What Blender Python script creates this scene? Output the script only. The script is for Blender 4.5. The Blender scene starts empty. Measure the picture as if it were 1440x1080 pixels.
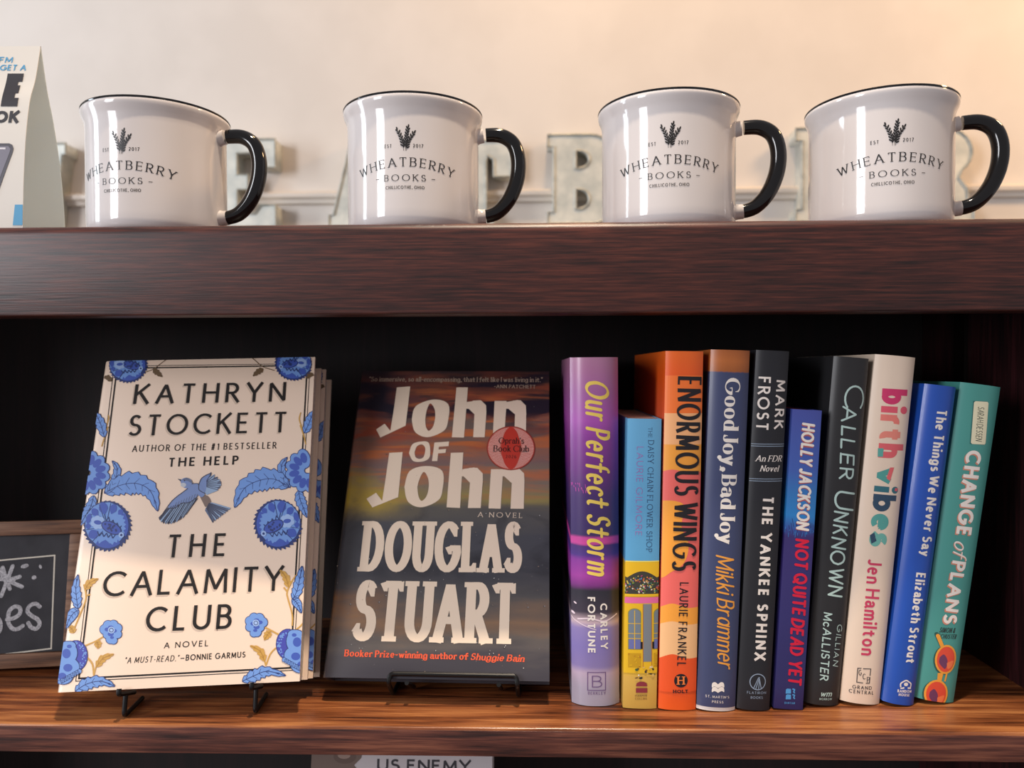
import bpy, bmesh, math, random
from math import sin, cos, pi, radians, hypot, atan2, sqrt
from mathutils import Matrix, Vector
random.seed(7)
scene = bpy.context.scene
COL = scene.collection

# ------------------------------------------------------------------ camera
CAMZ = 1.30
FPX = 1050.0
def rot3(yaw, pitch, roll):
    return (Matrix.Rotation(yaw, 3, 'Z') @ Matrix.Rotation(pitch, 3, 'X') @ Matrix.Rotation(roll, 3, 'Y'))
CR = rot3(radians(1.581), radians(-1.1), radians(0.2018))
CAMP = Vector((0, 0, CAMZ))
cam_d = bpy.data.cameras.new('camera'); cam = bpy.data.objects.new('camera', cam_d); COL.objects.link(cam)
cam_d.sensor_width = 36.0; cam_d.lens = 36.0 * FPX / 1440.0
cam_d.clip_start = 0.02; cam_d.clip_end = 40
m3 = Matrix((CR.col[0], CR.col[2], -CR.col[1])).transposed()
cam.matrix_world = Matrix.Translation(CAMP) @ m3.to_4x4()
cam_d.dof.use_dof = True; cam_d.dof.focus_distance = 0.515; cam_d.dof.aperture_fstop = 6.5
scene.camera = cam
def ray(px, py):
    return (CR @ Vector(((px - 720) / FPX, 1.0, (540 - py) / FPX)))
def at_y(px, py, y):
    d = ray(px, py); return CAMP + d * (y / d.y)
def at_z(px, py, z):
    d = ray(px, py); return CAMP + d * ((z - CAMZ) / d.z)

# ------------------------------------------------------------------ world, lights, exposure
scene.view_settings.view_transform = 'Standard'; scene.view_settings.look = 'None'
scene.view_settings.gamma = 1.0; scene.view_settings.use_curve_mapping = False
scene.view_settings.exposure = 0.62
w = bpy.data.worlds.new('room_light'); scene.world = w; w.use_nodes = True
w.node_tree.nodes['Background'].inputs[0].default_value = (0.62, 0.58, 0.60, 1)
w.node_tree.nodes['Background'].inputs[1].default_value = 0.42
def area(name, loc, target, sx, sy, power, col, spread=180):
    d = bpy.data.lights.new(name, 'AREA'); d.shape = 'RECTANGLE'; d.size = sx; d.size_y = sy
    d.energy = power; d.color = col; d.spread = radians(spread)
    o = bpy.data.objects.new(name, d); COL.objects.link(o); o.location = loc
    o.rotation_euler = (Vector(target) - Vector(loc)).to_track_quat('-Z', 'Y').to_euler()
    return o
# shop window on the left, soft daylight of the room in front, warm lamps
area('window_light', (-2.3, 0.30, 1.75), (0.0, 0.75, 1.40), 0.35, 1.4, 16, (0.80, 0.90, 1.0))
area('shop_front_light', (-2.5, -1.6, 1.9), (0.0, 0.5, 1.10), 0.75, 1.4, 40, (0.96, 0.96, 1.0))
area('ceiling_lamp_light', (0.05, 0.21, 2.75), (0.05, 0.50, 1.05), 0.07, 0.05, 3.0, (1.0, 0.83, 0.64), 70)
area('back_lamp_light', (1.35, 0.72, 2.35), (0.8, 1.3, 1.60), 0.2, 0.2, 6.5, (1.0, 0.62, 0.30), 160)
area('wall_lamp_light', (0.10, 0.86, 2.70), (0.10, 1.3, 1.55), 0.12, 0.06, 2.4, (1.0, 0.64, 0.32), 120)

# ------------------------------------------------------------------ materials
def lin(hexs):
    h = hexs.lstrip('#'); o = []
    for i in (0, 2, 4):
        c = int(h[i:i+2], 16) / 255.0
        o.append(c / 12.92 if c <= 0.04045 else ((c + 0.055) / 1.055) ** 2.4)
    return (*o, 1.0)
_m = {}
def mat(hexs, rough=0.5, metal=0.0, spec=0.5, coat=0.0):
    k = (hexs, rough, metal, spec, coat)
    if k in _m: return _m[k]
    m = bpy.data.materials.new('paint_' + hexs.lstrip('#')); m.use_nodes = True
    b = m.node_tree.nodes['Principled BSDF']
    b.inputs['Base Color'].default_value = lin(hexs); b.inputs['Roughness'].default_value = rough
    b.inputs['Metallic'].default_value = metal; b.inputs['Specular IOR Level'].default_value = spec
    b.inputs['Coat Weight'].default_value = coat; b.inputs['Coat Roughness'].default_value = 0.08
    _m[k] = m
    return m
def nodes(m): return m.node_tree.nodes, m.node_tree.links, m.node_tree.nodes['Principled BSDF']
def ramp_fill(r, stops, interp='LINEAR'):
    r.color_ramp.interpolation = interp; e = r.color_ramp.elements
    while len(e) > 1: e.remove(e[0])
    e[0].position = stops[0][0]; e[0].color = lin(stops[0][1])
    for p, c in stops[1:]:
        n = e.new(p); n.color = lin(c)
def ramp_mat(name, H, stops, rough=0.4, noise=0.0, nscale=(40, 40, 40), interp='LINEAR', axis='Z', coat=0.0):
    """bands of colour up an object's own height, edges roughened by noise"""
    m = bpy.data.materials.new(name); m.use_nodes = True; N, L, b = nodes(m)
    tc = N.new('ShaderNodeTexCoord'); sp = N.new('ShaderNodeSeparateXYZ'); L.new(tc.outputs['Object'], sp.inputs[0])
    mr = N.new('ShaderNodeMapRange'); mr.inputs['From Max'].default_value = H
    L.new(sp.outputs[axis], mr.inputs['Value'])
    val = mr.outputs['Result']
    if noise:
        mp = N.new('ShaderNodeMapping'); mp.inputs['Scale'].default_value = nscale; L.new(tc.outputs['Object'], mp.inputs[0])
        nz = N.new('ShaderNodeTexNoise'); nz.inputs['Scale'].default_value = 1; nz.inputs['Detail'].default_value = 5
        L.new(mp.outputs[0], nz.inputs['Vector'])
        s = N.new('ShaderNodeMath'); s.operation = 'MULTIPLY_ADD'; s.inputs[1].default_value = noise
        L.new(nz.outputs['Fac'], s.inputs[0]); L.new(val, s.inputs[2])
        s2 = N.new('ShaderNodeMath'); s2.operation = 'SUBTRACT'; s2.inputs[1].default_value = noise * .5; L.new(s.outputs[0], s2.inputs[0])
        val = s2.outputs[0]
    r = N.new('ShaderNodeValToRGB'); ramp_fill(r, stops, interp); L.new(val, r.inputs[0])
    L.new(r.outputs[0], b.inputs['Base Color']); b.inputs['Roughness'].default_value = rough
    b.inputs['Coat Weight'].default_value = coat; b.inputs['Coat Roughness'].default_value = .15
    return m
def wood_mat(name, dark, mid, light, axis='X', rough=0.38, scale=1.0, contrast=1.0, figure=1.0):
    m = bpy.data.materials.new(name); m.use_nodes = True; N, L, b = nodes(m)
    tc = N.new('ShaderNodeTexCoord'); mp = N.new('ShaderNodeMapping'); L.new(tc.outputs['Object'], mp.inputs[0])
    st = {'X': (16, 330, 330), 'Z': (330, 330, 16)}[axis]
    mp.inputs['Scale'].default_value = [s * scale for s in st]
    wn = N.new('ShaderNodeTexNoise'); wn.inputs['Scale'].default_value = 1.1; wn.inputs['Detail'].default_value = 2
    mp2 = N.new('ShaderNodeMapping'); L.new(tc.outputs['Object'], mp2.inputs[0])
    mp2.inputs['Scale'].default_value = {'X': (5, 26, 26), 'Z': (26, 26, 5)}[axis]
    L.new(mp2.outputs[0], wn.inputs['Vector'])
    n1 = N.new('ShaderNodeTexNoise'); n1.inputs['Scale'].default_value = 1.0; n1.inputs['Detail'].default_value = 7; n1.inputs['Roughness'].default_value = .62
    n1.inputs['Distortion'].default_value = .25
    L.new(mp.outputs[0], n1.inputs['Vector'])
    n2 = N.new('ShaderNodeTexNoise'); n2.inputs['Scale'].default_value = 1.0; n2.inputs['Detail'].default_value = 3
    mp3 = N.new('ShaderNodeMapping'); L.new(tc.outputs['Object'], mp3.inputs[0])
    mp3.inputs['Scale'].default_value = {'X': (28, 800, 800), 'Z': (800, 800, 28)}[axis]
    L.new(mp3.outputs[0], n2.inputs['Vector'])
    mx = N.new('ShaderNodeMath'); mx.operation = 'MULTIPLY_ADD'; mx.inputs[1].default_value = .55 * figure
    L.new(wn.outputs['Fac'], mx.inputs[0]); L.new(n1.outputs['Fac'], mx.inputs[2])
    mx2 = N.new('ShaderNodeMath'); mx2.operation = 'MULTIPLY_ADD'; mx2.inputs[1].default_value = .45
    L.new(n2.outputs['Fac'], mx2.inputs[0]); L.new(mx.outputs[0], mx2.inputs[2])
    r = N.new('ShaderNodeValToRGB'); c = .5 + .275 * figure + .225; h = .17 / contrast
    ramp_fill(r, [(max(0, (c - h) / 2), dark), (c / 2, mid), (min(1, (c + h) / 2), light)])
    hf = N.new('ShaderNodeMath'); hf.operation = 'MULTIPLY'; hf.inputs[1].default_value = .5; L.new(mx2.outputs[0], hf.inputs[0])
    L.new(hf.outputs[0], r.inputs[0]); L.new(r.outputs[0], b.inputs['Base Color'])
    b.inputs['Roughness'].default_value = rough
    bp = N.new('ShaderNodeBump'); bp.inputs['Strength'].default_value = .22; bp.inputs['Distance'].default_value = .0006
    L.new(n2.outputs['Fac'], bp.inputs['Height']); L.new(bp.outputs[0], b.inputs['Normal'])
    return m
def speckle_mat(name, c1, c2, scale=60, rough=.8, detail=4, metal=0.0, spread=.12, bump=0.0):
    m = bpy.data.materials.new(name); m.use_nodes = True; N, L, b = nodes(m)
    tc = N.new('ShaderNodeTexCoord'); nz = N.new('ShaderNodeTexNoise'); nz.inputs['Scale'].default_value = scale; nz.inputs['Detail'].default_value = detail
    L.new(tc.outputs['Object'], nz.inputs['Vector'])
    r = N.new('ShaderNodeValToRGB'); ramp_fill(r, [(.5 - spread, c1), (.5 + spread, c2)]); L.new(nz.outputs['Fac'], r.inputs[0])
    L.new(r.outputs[0], b.inputs['Base Color']); b.inputs['Roughness'].default_value = rough; b.inputs['Metallic'].default_value = metal
    if bump:
        bp = N.new('ShaderNodeBump'); bp.inputs['Strength'].default_value = bump; bp.inputs['Distance'].default_value = .0005
        L.new(nz.outputs['Fac'], bp.inputs['Height']); L.new(bp.outputs[0], b.inputs['Normal'])
    return m

# ------------------------------------------------------------------ objects
def tag(o, label=None, cat=None, group=None, kind=None):
    if label: o['label'] = label
    if cat: o['category'] = cat
    if group: o['group'] = group
    if kind: o['kind'] = kind
    return o
def empty(name, M, label, cat, group=None):
    o = bpy.data.objects.new(name, None); COL.objects.link(o); o.matrix_world = M; o.empty_display_size = .02
    return tag(o, label, cat, group)
def copy_tree(o, parent=None):
    c = o.copy(); COL.objects.link(c)
    if parent: c.parent = parent
    for ch in list(o.children): copy_tree(ch, c)
    return c

def half(pts, ax, lo, sgn):
    out = []
    for i, p in enumerate(pts):
        q = pts[i - 1]; a = sgn * (p[ax] - lo) >= 0; b = sgn * (q[ax] - lo) >= 0
        if a != b:
            t = (lo - q[ax]) / (p[ax] - q[ax]); out.append((q[0] + (p[0] - q[0]) * t, q[1] + (p[1] - q[1]) * t))
        if a: out.append(p)
    return out
def clip_poly(pts, W, H):
    for ax, lo, sgn in ((0, 0.0, 1), (0, W, -1), (1, 0.0, 1), (1, H, -1)):
        out = []
        for i, p in enumerate(pts):
            q = pts[i - 1]; pi_ = sgn * (p[ax] - lo) >= 0; qi = sgn * (q[ax] - lo) >= 0
            if pi_ != qi:
                t = (lo - q[ax]) / (p[ax] - q[ax]); out.append((q[0] + (p[0] - q[0]) * t, q[1] + (p[1] - q[1]) * t))
            if pi_: out.append(p)
        pts = out
        if len(pts) < 3: return []
    return pts

class Surf:
    """printable face of a thing in its own coordinates: u along x, v along z, outward -y"""
    def __init__(s, M, W, H, bul=None, plane=0.0):
        s.M = M; s.I = M.inverted(); s.W = W; s.H = H; s.bul = bul or (lambda u: 0.0); s.plane = plane
        if bul and abs(bul(W / 2) - bul(W * .02)) > 1e-5: s.curved = (0, W / 16)
    def uv(s, px, py):
        o = s.I @ CAMP; d = s.I.to_3x3() @ ray(px, py); t = (s.plane - o.y) / d.y
        p = o + d * t; return (p.x, p.z)
    def pt(s, u, v, layer):
        return (u, -s.bul(u) - .00008 - layer * .00005, v)

class MB:
    def __init__(s): s.v = []; s.f = []; s.mi = []; s.mats = []; s.sm = []
    def m(s, mt):
        if mt not in s.mats: s.mats.append(mt)
        return s.mats.index(mt)
    def face(s, pts, mt, smooth=False):
        i = len(s.v); s.v += [tuple(p) for p in pts]; s.f.append(tuple(range(i, i + len(pts)))); s.mi.append(s.m(mt)); s.sm.append(smooth)
    def grid(s, rows, mt, closed_u=False, smooth=True, flip=False):
        i0 = len(s.v); n = len(rows[0])
        for r in rows: s.v += [tuple(p) for p in r]
        k = s.m(mt)
        for a in range(len(rows) - 1):
            for b in range(n if closed_u else n - 1):
                c = (b + 1) % n
                q = (i0 + a * n + b, i0 + a * n + c, i0 + (a + 1) * n + c, i0 + (a + 1) * n + b)
                s.f.append(q[::-1] if flip else q); s.mi.append(k); s.sm.append(smooth)
    def box(s, x0, x1, y0, y1, z0, z1, mt):
        i = len(s.v)
        s.v += [(x, y, z) for z in (z0, z1) for x, y in ((x0, y0), (x1, y0), (x1, y1), (x0, y1))]
        for q in ((3, 2, 1, 0), (4, 5, 6, 7), (0, 1, 5, 4), (1, 2, 6, 5), (2, 3, 7, 6), (3, 0, 4, 7)):
            s.f.append(tuple(i + a for a in q)); s.mi.append(s.m(mt)); s.sm.append(False)
    def prism(s, outline, z0, z1, mt, smooth=False):
        """closed x,y outline (counter-clockwise) swept up z"""
        n = len(outline)
        s.grid([[(x, y, z0) for x, y in outline], [(x, y, z1) for x, y in outline]], mt, True, smooth)
        s.face([(x, y, z1) for x, y in outline], mt); s.face([(x, y, z0) for x, y in outline][::-1], mt)
    def tube(s, pts, r, mt, seg=10, closed=False, caps=True, rfun=None):
        P = [Vector(p) for p in pts]; n = len(P); rows = []; nrm = None
        for i in range(n):
            if closed: t = P[(i + 1) % n] - P[i - 1]
            else: t = P[min(i + 1, n - 1)] - P[max(i - 1, 0)]
            t.normalize()
            if nrm is None:
                a = Vector((0, 0, 1)) if abs(t.z) < .9 else Vector((1, 0, 0)); nrm = t.cross(a).normalized()
            nrm = (nrm - t * nrm.dot(t)).normalized(); bn = t.cross(nrm)
            rr = rfun(i / (n - 1)) if rfun else r
            rows.append([P[i] + (nrm * cos(2 * pi * k / seg) + bn * sin(2 * pi * k / seg)) * rr for k in range(seg)])
        if closed: rows.append(rows[0])
        s.grid(rows, mt, True, True)
        if caps and not closed:
            s.face(rows[0][::-1], mt); s.face(rows[-1], mt)
    # flat print on a surface -------------------------------------------------
    def ink(s, surf, pts, mt, layer=0, clip=True):
        if clip: pts = clip_poly(list(pts), surf.W, surf.H)
        if len(pts) < 3: return
        s.k = (getattr(s, 'k', 0) + 1) % 37
        ax, step = getattr(surf, 'curved', (None, 0))
        todo = [pts]
        if ax is not None:
            lo, hi = min(p[ax] for p in pts), max(p[ax] for p in pts)
            if hi - lo > step * 1.01:
                todo = []; k0 = int(math.floor(lo / step))
                while k0 * step < hi - 1e-9:
                    q = half(half(pts, ax, k0 * step, 1), ax, (k0 + 1) * step, -1); k0 += 1
                    if len(q) > 2: todo.append(q)
        for pts in todo:
            P = [surf.pt(u, v, layer + s.k * .026) for u, v in pts]
            a = sum(pts[i - 1][0] * pts[i][1] - pts[i][0] * pts[i - 1][1] for i in range(len(pts)))
            if abs(a) > 1e-12: s.face(P if a > 0 else P[::-1], mt)
    def build(s, name, parent=None, sharp=0.6, weld=False, bevel=0.0):
        me = bpy.data.meshes.new(name); me.from_pydata(s.v, [], s.f)
        for mt in s.mats: me.materials.append(mt)
        me.polygons.foreach_set('material_index', s.mi); me.polygons.foreach_set('use_smooth', s.sm)
        me.update()
        if weld or bevel:
            bm = bmesh.new(); bm.from_mesh(me); bmesh.ops.remove_doubles(bm, verts=bm.verts, dist=1e-6)
            if bevel:
                ed = [e for e in bm.edges if len(e.link_faces) == 2 and e.calc_face_angle(0) > .6]
                bmesh.ops.bevel(bm, geom=ed, offset=bevel, segments=2, profile=.5, affect='EDGES')
                for f in bm.faces: f.smooth = True
            bm.to_mesh(me); bm.free()
        if sharp: me.set_sharp_from_angle(angle=sharp)
        o = bpy.data.objects.new(name, me); COL.objects.link(o)
        if parent: o.parent = parent
        return o

# ------------------------------------------------------------------ pen lettering: skeleton alphabet drawn with a nib
def arc(cx, cy, rx, ry, a0, a1, n=None):
    n = n or max(4, int(abs(a1 - a0) / 16))
    return [(cx + rx * cos(radians(a0 + (a1 - a0) * i / n)), cy + ry * sin(radians(a0 + (a1 - a0) * i / n))) for i in range(n + 1)]
def cl(p): return ('c', p)
G = {}
G['A'] = (.74, [[(0, 0), (.37, 1), (.74, 0)], [(.13, .34), (.61, .34)]])
G['B'] = (.53, [[(0, 0), (0, 1)], [(0, 1), (.26, 1)] + arc(.26, .765, .22, .235, 90, -90) + [(0, .53)], [(0, .53), (.27, .53)] + arc(.27, .265, .26, .265, 90, -90) + [(0, 0)]])
G['C'] = (.80, [arc(.48, .5, .48, .5, 46, 314)])
G['D'] = (.72, [[(0, 0), (0, 1)], [(0, 1), (.24, 1)] + arc(.24, .5, .48, .5, 90, -90) + [(0, 0)]])
G['E'] = (.48, [[(0, 0), (0, 1)], [(0, 1), (.47, 1)], [(0, .52), (.42, .52)], [(0, 0), (.48, 0)]])
G['F'] = (.46, [[(0, 0), (0, 1)], [(0, 1), (.46, 1)], [(0, .5), (.40, .5)]])
G['G'] = (.92, [arc(.48, .5, .48, .5, 46, 345) + [(.92, .46), (.58, .46)]])
G['H'] = (.66, [[(0, 0), (0, 1)], [(.66, 0), (.66, 1)], [(0, .52), (.66, .52)]])
G['I'] = (.0, [[(0, 0), (0, 1)]])
G['J'] = (.34, [[(.34, 1), (.34, .22)] + arc(.16, .22, .18, .22, 0, -150)])
G['K'] = (.60, [[(0, 0), (0, 1)], [(.56, 1), (0, .42)], [(.19, .61), (.60, 0)]])
G['L'] = (.44, [[(0, 1), (0, 0)], [(0, 0), (.44, 0)]])
G['M'] = (.86, [[(.02, 0), (.06, 1), (.43, .12), (.80, 1), (.84, 0)]])
G['N'] = (.68, [[(0, 0), (0, 1), (.68, 0), (.68, 1)]])
G['O'] = (.96, [cl(arc(.48, .5, .48, .5, 90, 450, 30)[:-1])])
G['P'] = (.48, [[(0, 0), (0, 1)], [(0, 1), (.23, 1)] + arc(.23, .73, .25, .27, 90, -90) + [(0, .46)]])
G['Q'] = (.96, [cl(arc(.48, .5, .48, .5, 90, 450, 30)[:-1]), [(.56, .28), (.92, -.06)]])
G['R'] = (.54, [[(0, 0), (0, 1)], [(0, 1), (.24, 1)] + arc(.24, .74, .25, .26, 90, -90) + [(0, .48)], [(.22, .48), (.54, 0)]])
G['S'] = (.52, [arc(.27, .755, .22, .245, 35, 268) + arc(.26, .257, .26, .257, 88, -148)])
G['T'] = (.58, [[(0, 1), (.58, 1)], [(.29, 1), (.29, 0)]])
G['U'] = (.64, [[(0, 1), (0, .32)] + arc(.32, .32, .32, .32, 180, 360) + [(.64, 1)]])
G['V'] = (.72, [[(0, 1), (.36, 0), (.72, 1)]])
G['W'] = (1.04, [[(0, 1), (.27, 0), (.52, .92), (.77, 0), (1.04, 1)]])
G['X'] = (.66, [[(0, 1), (.66, 0)], [(.62, 1), (.03, 0)]])
G['Y'] = (.66, [[(0, 1), (.33, .46), (.66, 1)], [(.33, .46), (.33, 0)]])
G['Z'] = (.58, [[(.03, 1), (.56, 1), (0, 0), (.58, 0)]])
X_ = .66
G['a'] = (.47, [cl(arc(.23, .33, .23, .33, 90, 450, 20)[:-1]), [(.47, .66), (.47, 0)]])
G['b'] = (.48, [[(0, 1), (0, 0)], cl(arc(.25, .33, .23, .33, 90, 450, 20)[:-1])])
G['c'] = (.40, [arc(.24, .33, .24, .33, 45, 315)])
G['d'] = (.48, [cl(arc(.23, .33, .23, .33, 90, 450, 20)[:-1]), [(.48, 1), (.48, 0)]])
G['e'] = (.46, [[(.01, .36), (.46, .36)] + arc(.23, .33, .23, .33, 5, 312)])
G['f'] = (.34, [[(.14, 0), (.14, .78)] + arc(.32, .78, .18, .22, 180, 80), [(-.10, .62), (.38, .62)]])
G['g'] = (.47, [cl(arc(.23, .33, .23, .33, 90, 450, 20)[:-1]), [(.47, .66), (.47, -.06)] + arc(.23, -.06, .24, .24, 0, -150)])
G['h'] = (.42, [[(0, 0), (0, 1)], [(0, .4)] + arc(.21, .42, .21, .24, 180, 0) + [(.42, 0)]])
G['i'] = (.0, [[(0, 0), (0, .66)], ('d', (0, .9))])
G['j'] = (.08, [[(.08, .66), (.08, -.1)] + arc(-.06, -.1, .14, .2, 0, -110), ('d', (.08, .9))])
G['k'] = (.40, [[(0, 0), (0, 1)], [(.37, .66), (0, .27)], [(.13, .4), (.40, 0)]])
G['l'] = (.0, [[(0, 0), (0, 1)]])
G['m'] = (.72, [[(0, 0), (0, .66)], [(0, .42)] + arc(.18, .44, .18, .22, 180, 0) + [(.36, 0)], [(.36, .42)] + arc(.54, .44, .18, .22, 180, 0) + [(.72, 0)]])
G['n'] = (.42, [[(0, 0), (0, .66)], [(0, .4)] + arc(.21, .42, .21, .24, 180, 0) + [(.42, 0)]])
G['o'] = (.50, [cl(arc(.25, .33, .25, .33, 90, 450, 20)[:-1])])
G['p'] = (.48, [[(0, .66), (0, -.28)], cl(arc(.25, .33, .23, .33, 90, 450, 20)[:-1])])
G['q'] = (.48, [cl(arc(.23, .33, .23, .33, 90, 450, 20)[:-1]), [(.48, .66), (.48, -.28)]])
G['r'] = (.28, [[(0, 0), (0, .66)], [(0, .36)] + arc(.24, .40, .24, .26, 180, 75)])
G['s'] = (.36, [arc(.18, .495, .16, .165, 35, 268) + arc(.18, .167, .18, .167, 88, -148)])
G['t'] = (.36, [[(.15, .9), (.15, .18)] + arc(.31, .18, .16, .18, 180, 290), [(-.12, .62), (.40, .62)]])
G['u'] = (.42, [[(0, .66), (0, .24)] + arc(.21, .24, .21, .24, 180, 360), [(.42, .66), (.42, 0)]])
G['v'] = (.46, [[(0, .66), (.23, 0), (.46, .66)]])
G['w'] = (.70, [[(0, .66), (.18, 0), (.35, .6), (.52, 0), (.70, .66)]])
G['x'] = (.44, [[(0, .66), (.44, 0)], [(.42, .66), (.02, 0)]])
G['y'] = (.46, [[(0, .66), (.23, .03)], [(.46, .66), (.16, -.2), (.02, -.27)]])
G['z'] = (.40, [[(.02, .64), (.38, .64), (0, .02), (.40, .02)]])
G['0'] = (.54, [cl(arc(.27, .5, .27, .5, 90, 450, 24)[:-1])])
G['1'] = (.20, [[(0, .82), (.18, 1), (.18, 0)]])
G['2'] = (.50, [arc(.25, .74, .24, .26, 165, -35) + [(0, 0), (.50, 0)]])
G['6'] = (.52, [arc(.32, .4, .32, .6, 80, 180) + arc(.26, .29, .26, .29, 180, 540)])
G['7'] = (.50, [[(0, 1), (.50, 1), (.16, 0)]])
G['.'] = (.04, [('d', (.02, .06))])
G[','] = (.08, [('d', (.05, .06)), [(.06, .06), (0, -.14)]])
G["'"] = (.02, [[(.01, 1), (.01, .76)]])
G['"'] = (.16, [[(.03, 1), (.0, .78)], [(.16, 1), (.13, .78)]])
G['-'] = (.26, [[(0, .40), (.26, .40)]])
G['_'] = (.80, [[(0, .40), (.80, .40)]])
G['#'] = (.60, [[(.12, 0), (.26, 1)], [(.36, 0), (.50, 1)], [(.04, .34), (.54, .34)], [(.08, .68), (.58, .68)]])
G['&'] = (.66, [[(.66, 0), (.14, .68)] + arc(.29, .80, .16, .2, 200, -20) + [(.06, .36)] + arc(.24, .24, .22, .24, 150, 300) + [(.62, .46)]])
# double-storey a for serif faces
SER_A = (.44, [[(.04, .50)] + arc(.21, .46, .19, .20, 150, 0) + [(.40, .08), (.46, .02)], [(.40, .40), (.24, .37)] + arc(.17, .19, .17, .18, 80, 300) + [(.40, .12)]])

def resample(p, mx):
    o = [p[0]]
    for a, b in zip(p, p[1:]):
        n = max(1, int(math.ceil(hypot(b[0] - a[0], b[1] - a[1]) / mx)))
        o += [(a[0] + (b[0] - a[0]) * i / n, a[1] + (b[1] - a[1]) * i / n) for i in range(1, n + 1)]
    return o
def disc(c, r, n=12, ry=None, rot=0):
    ry = ry or r; o = []
    for i in range(n):
        x, y = r * cos(2 * pi * i / n), ry * sin(2 * pi * i / n)
        o.append((c[0] + x * cos(rot) - y * sin(rot), c[1] + x * sin(rot) + y * cos(rot)))
    return o
def stroke(p, wf, closed=False, rnd=False, mx=.14):
    """quads along a skeleton line, width by direction"""
    if closed: p = p + [p[0]]
    p = resample(p, mx); q = [p[0]]
    for a in p[1:]:
        if hypot(a[0] - q[-1][0], a[1] - q[-1][1]) > 1e-7: q.append(a)
    p = q; n = len(p)
    if n < 2: return []
    d = [((p[i + 1][0] - p[i][0]), (p[i + 1][1] - p[i][1])) for i in range(n - 1)]
    d = [(x / hypot(x, y), y / hypot(x, y)) for x, y in d]
    out = []; A = []; B = []
    for i in range(n - 1):
        w = wf(d[i]) / 2; nx, ny = -d[i][1], d[i][0]
        A.append(None); B.append(None)
        def corner(k, i=i, w=w, nx=nx, ny=ny):
            # k: index of vertex; j: neighbour segment
            j = i - 1 if k == i else i + 1
            if closed: j %= (n - 1)
            if j < 0 or j > n - 2: return (p[k][0] + nx * w, p[k][1] + ny * w), (p[k][0] - nx * w, p[k][1] - ny * w)
            c = d[i][0] * d[j][0] + d[i][1] * d[j][1]
            if c < .55: return (p[k][0] + nx * w, p[k][1] + ny * w), (p[k][0] - nx * w, p[k][1] - ny * w)
            w2 = (w + wf(d[j]) / 2) / 2; mx_, my_ = nx - d[j][1], ny + d[j][0]; h = hypot(mx_, my_); mx_, my_ = mx_ / h, my_ / h
            s = w2 / max(.5, mx_ * nx + my_ * ny)
            return (p[k][0] + mx_ * s, p[k][1] + my_ * s), (p[k][0] - mx_ * s, p[k][1] - my_ * s)
        a, b = corner(i); c, e = corner(i + 1)
        out.append([a, b, e, c])
        # sharp corner: bevel wedge or round dot
        if i + 1 < n - 1 or closed:
            j = (i + 1) % (n - 1); cc = d[i][0] * d[j][0] + d[i][1] * d[j][1]
            if cc < .55:
                k = i + 1; w2 = wf(d[j]) / 2; v = p[k]
                if rnd: out.append(disc(v, max(w, w2)))
                else:
                    cr = d[i][0] * d[j][1] - d[i][1] * d[j][0]; sg = -1 if cr > 0 else 1
                    a1 = (v[0] + sg * nx * w, v[1] + sg * ny * w); n2 = (-d[j][1], d[j][0]); a2 = (v[0] + sg * n2[0] * w2, v[1] + sg * n2[1] * w2)
                    out.append([v, a1, a2])
                    if cc > -.35:
                        # mitre point
                        det = d[i][0] * -d[j][1] + d[i][1] * d[j][0]
                        if abs(det) > 1e-6:
                            t = ((a2[0] - a1[0]) * -d[j][1] + (a2[1] - a1[1]) * d[j][0]) / det
                            out.append([a1, (a1[0] + d[i][0] * t, a1[1] + d[i][1] * t), a2])
    if rnd and not closed:
        out.append(disc(p[0], wf(d[0]) / 2)); out.append(disc(p[-1], wf(d[-1]) / 2))
    return out

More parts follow.
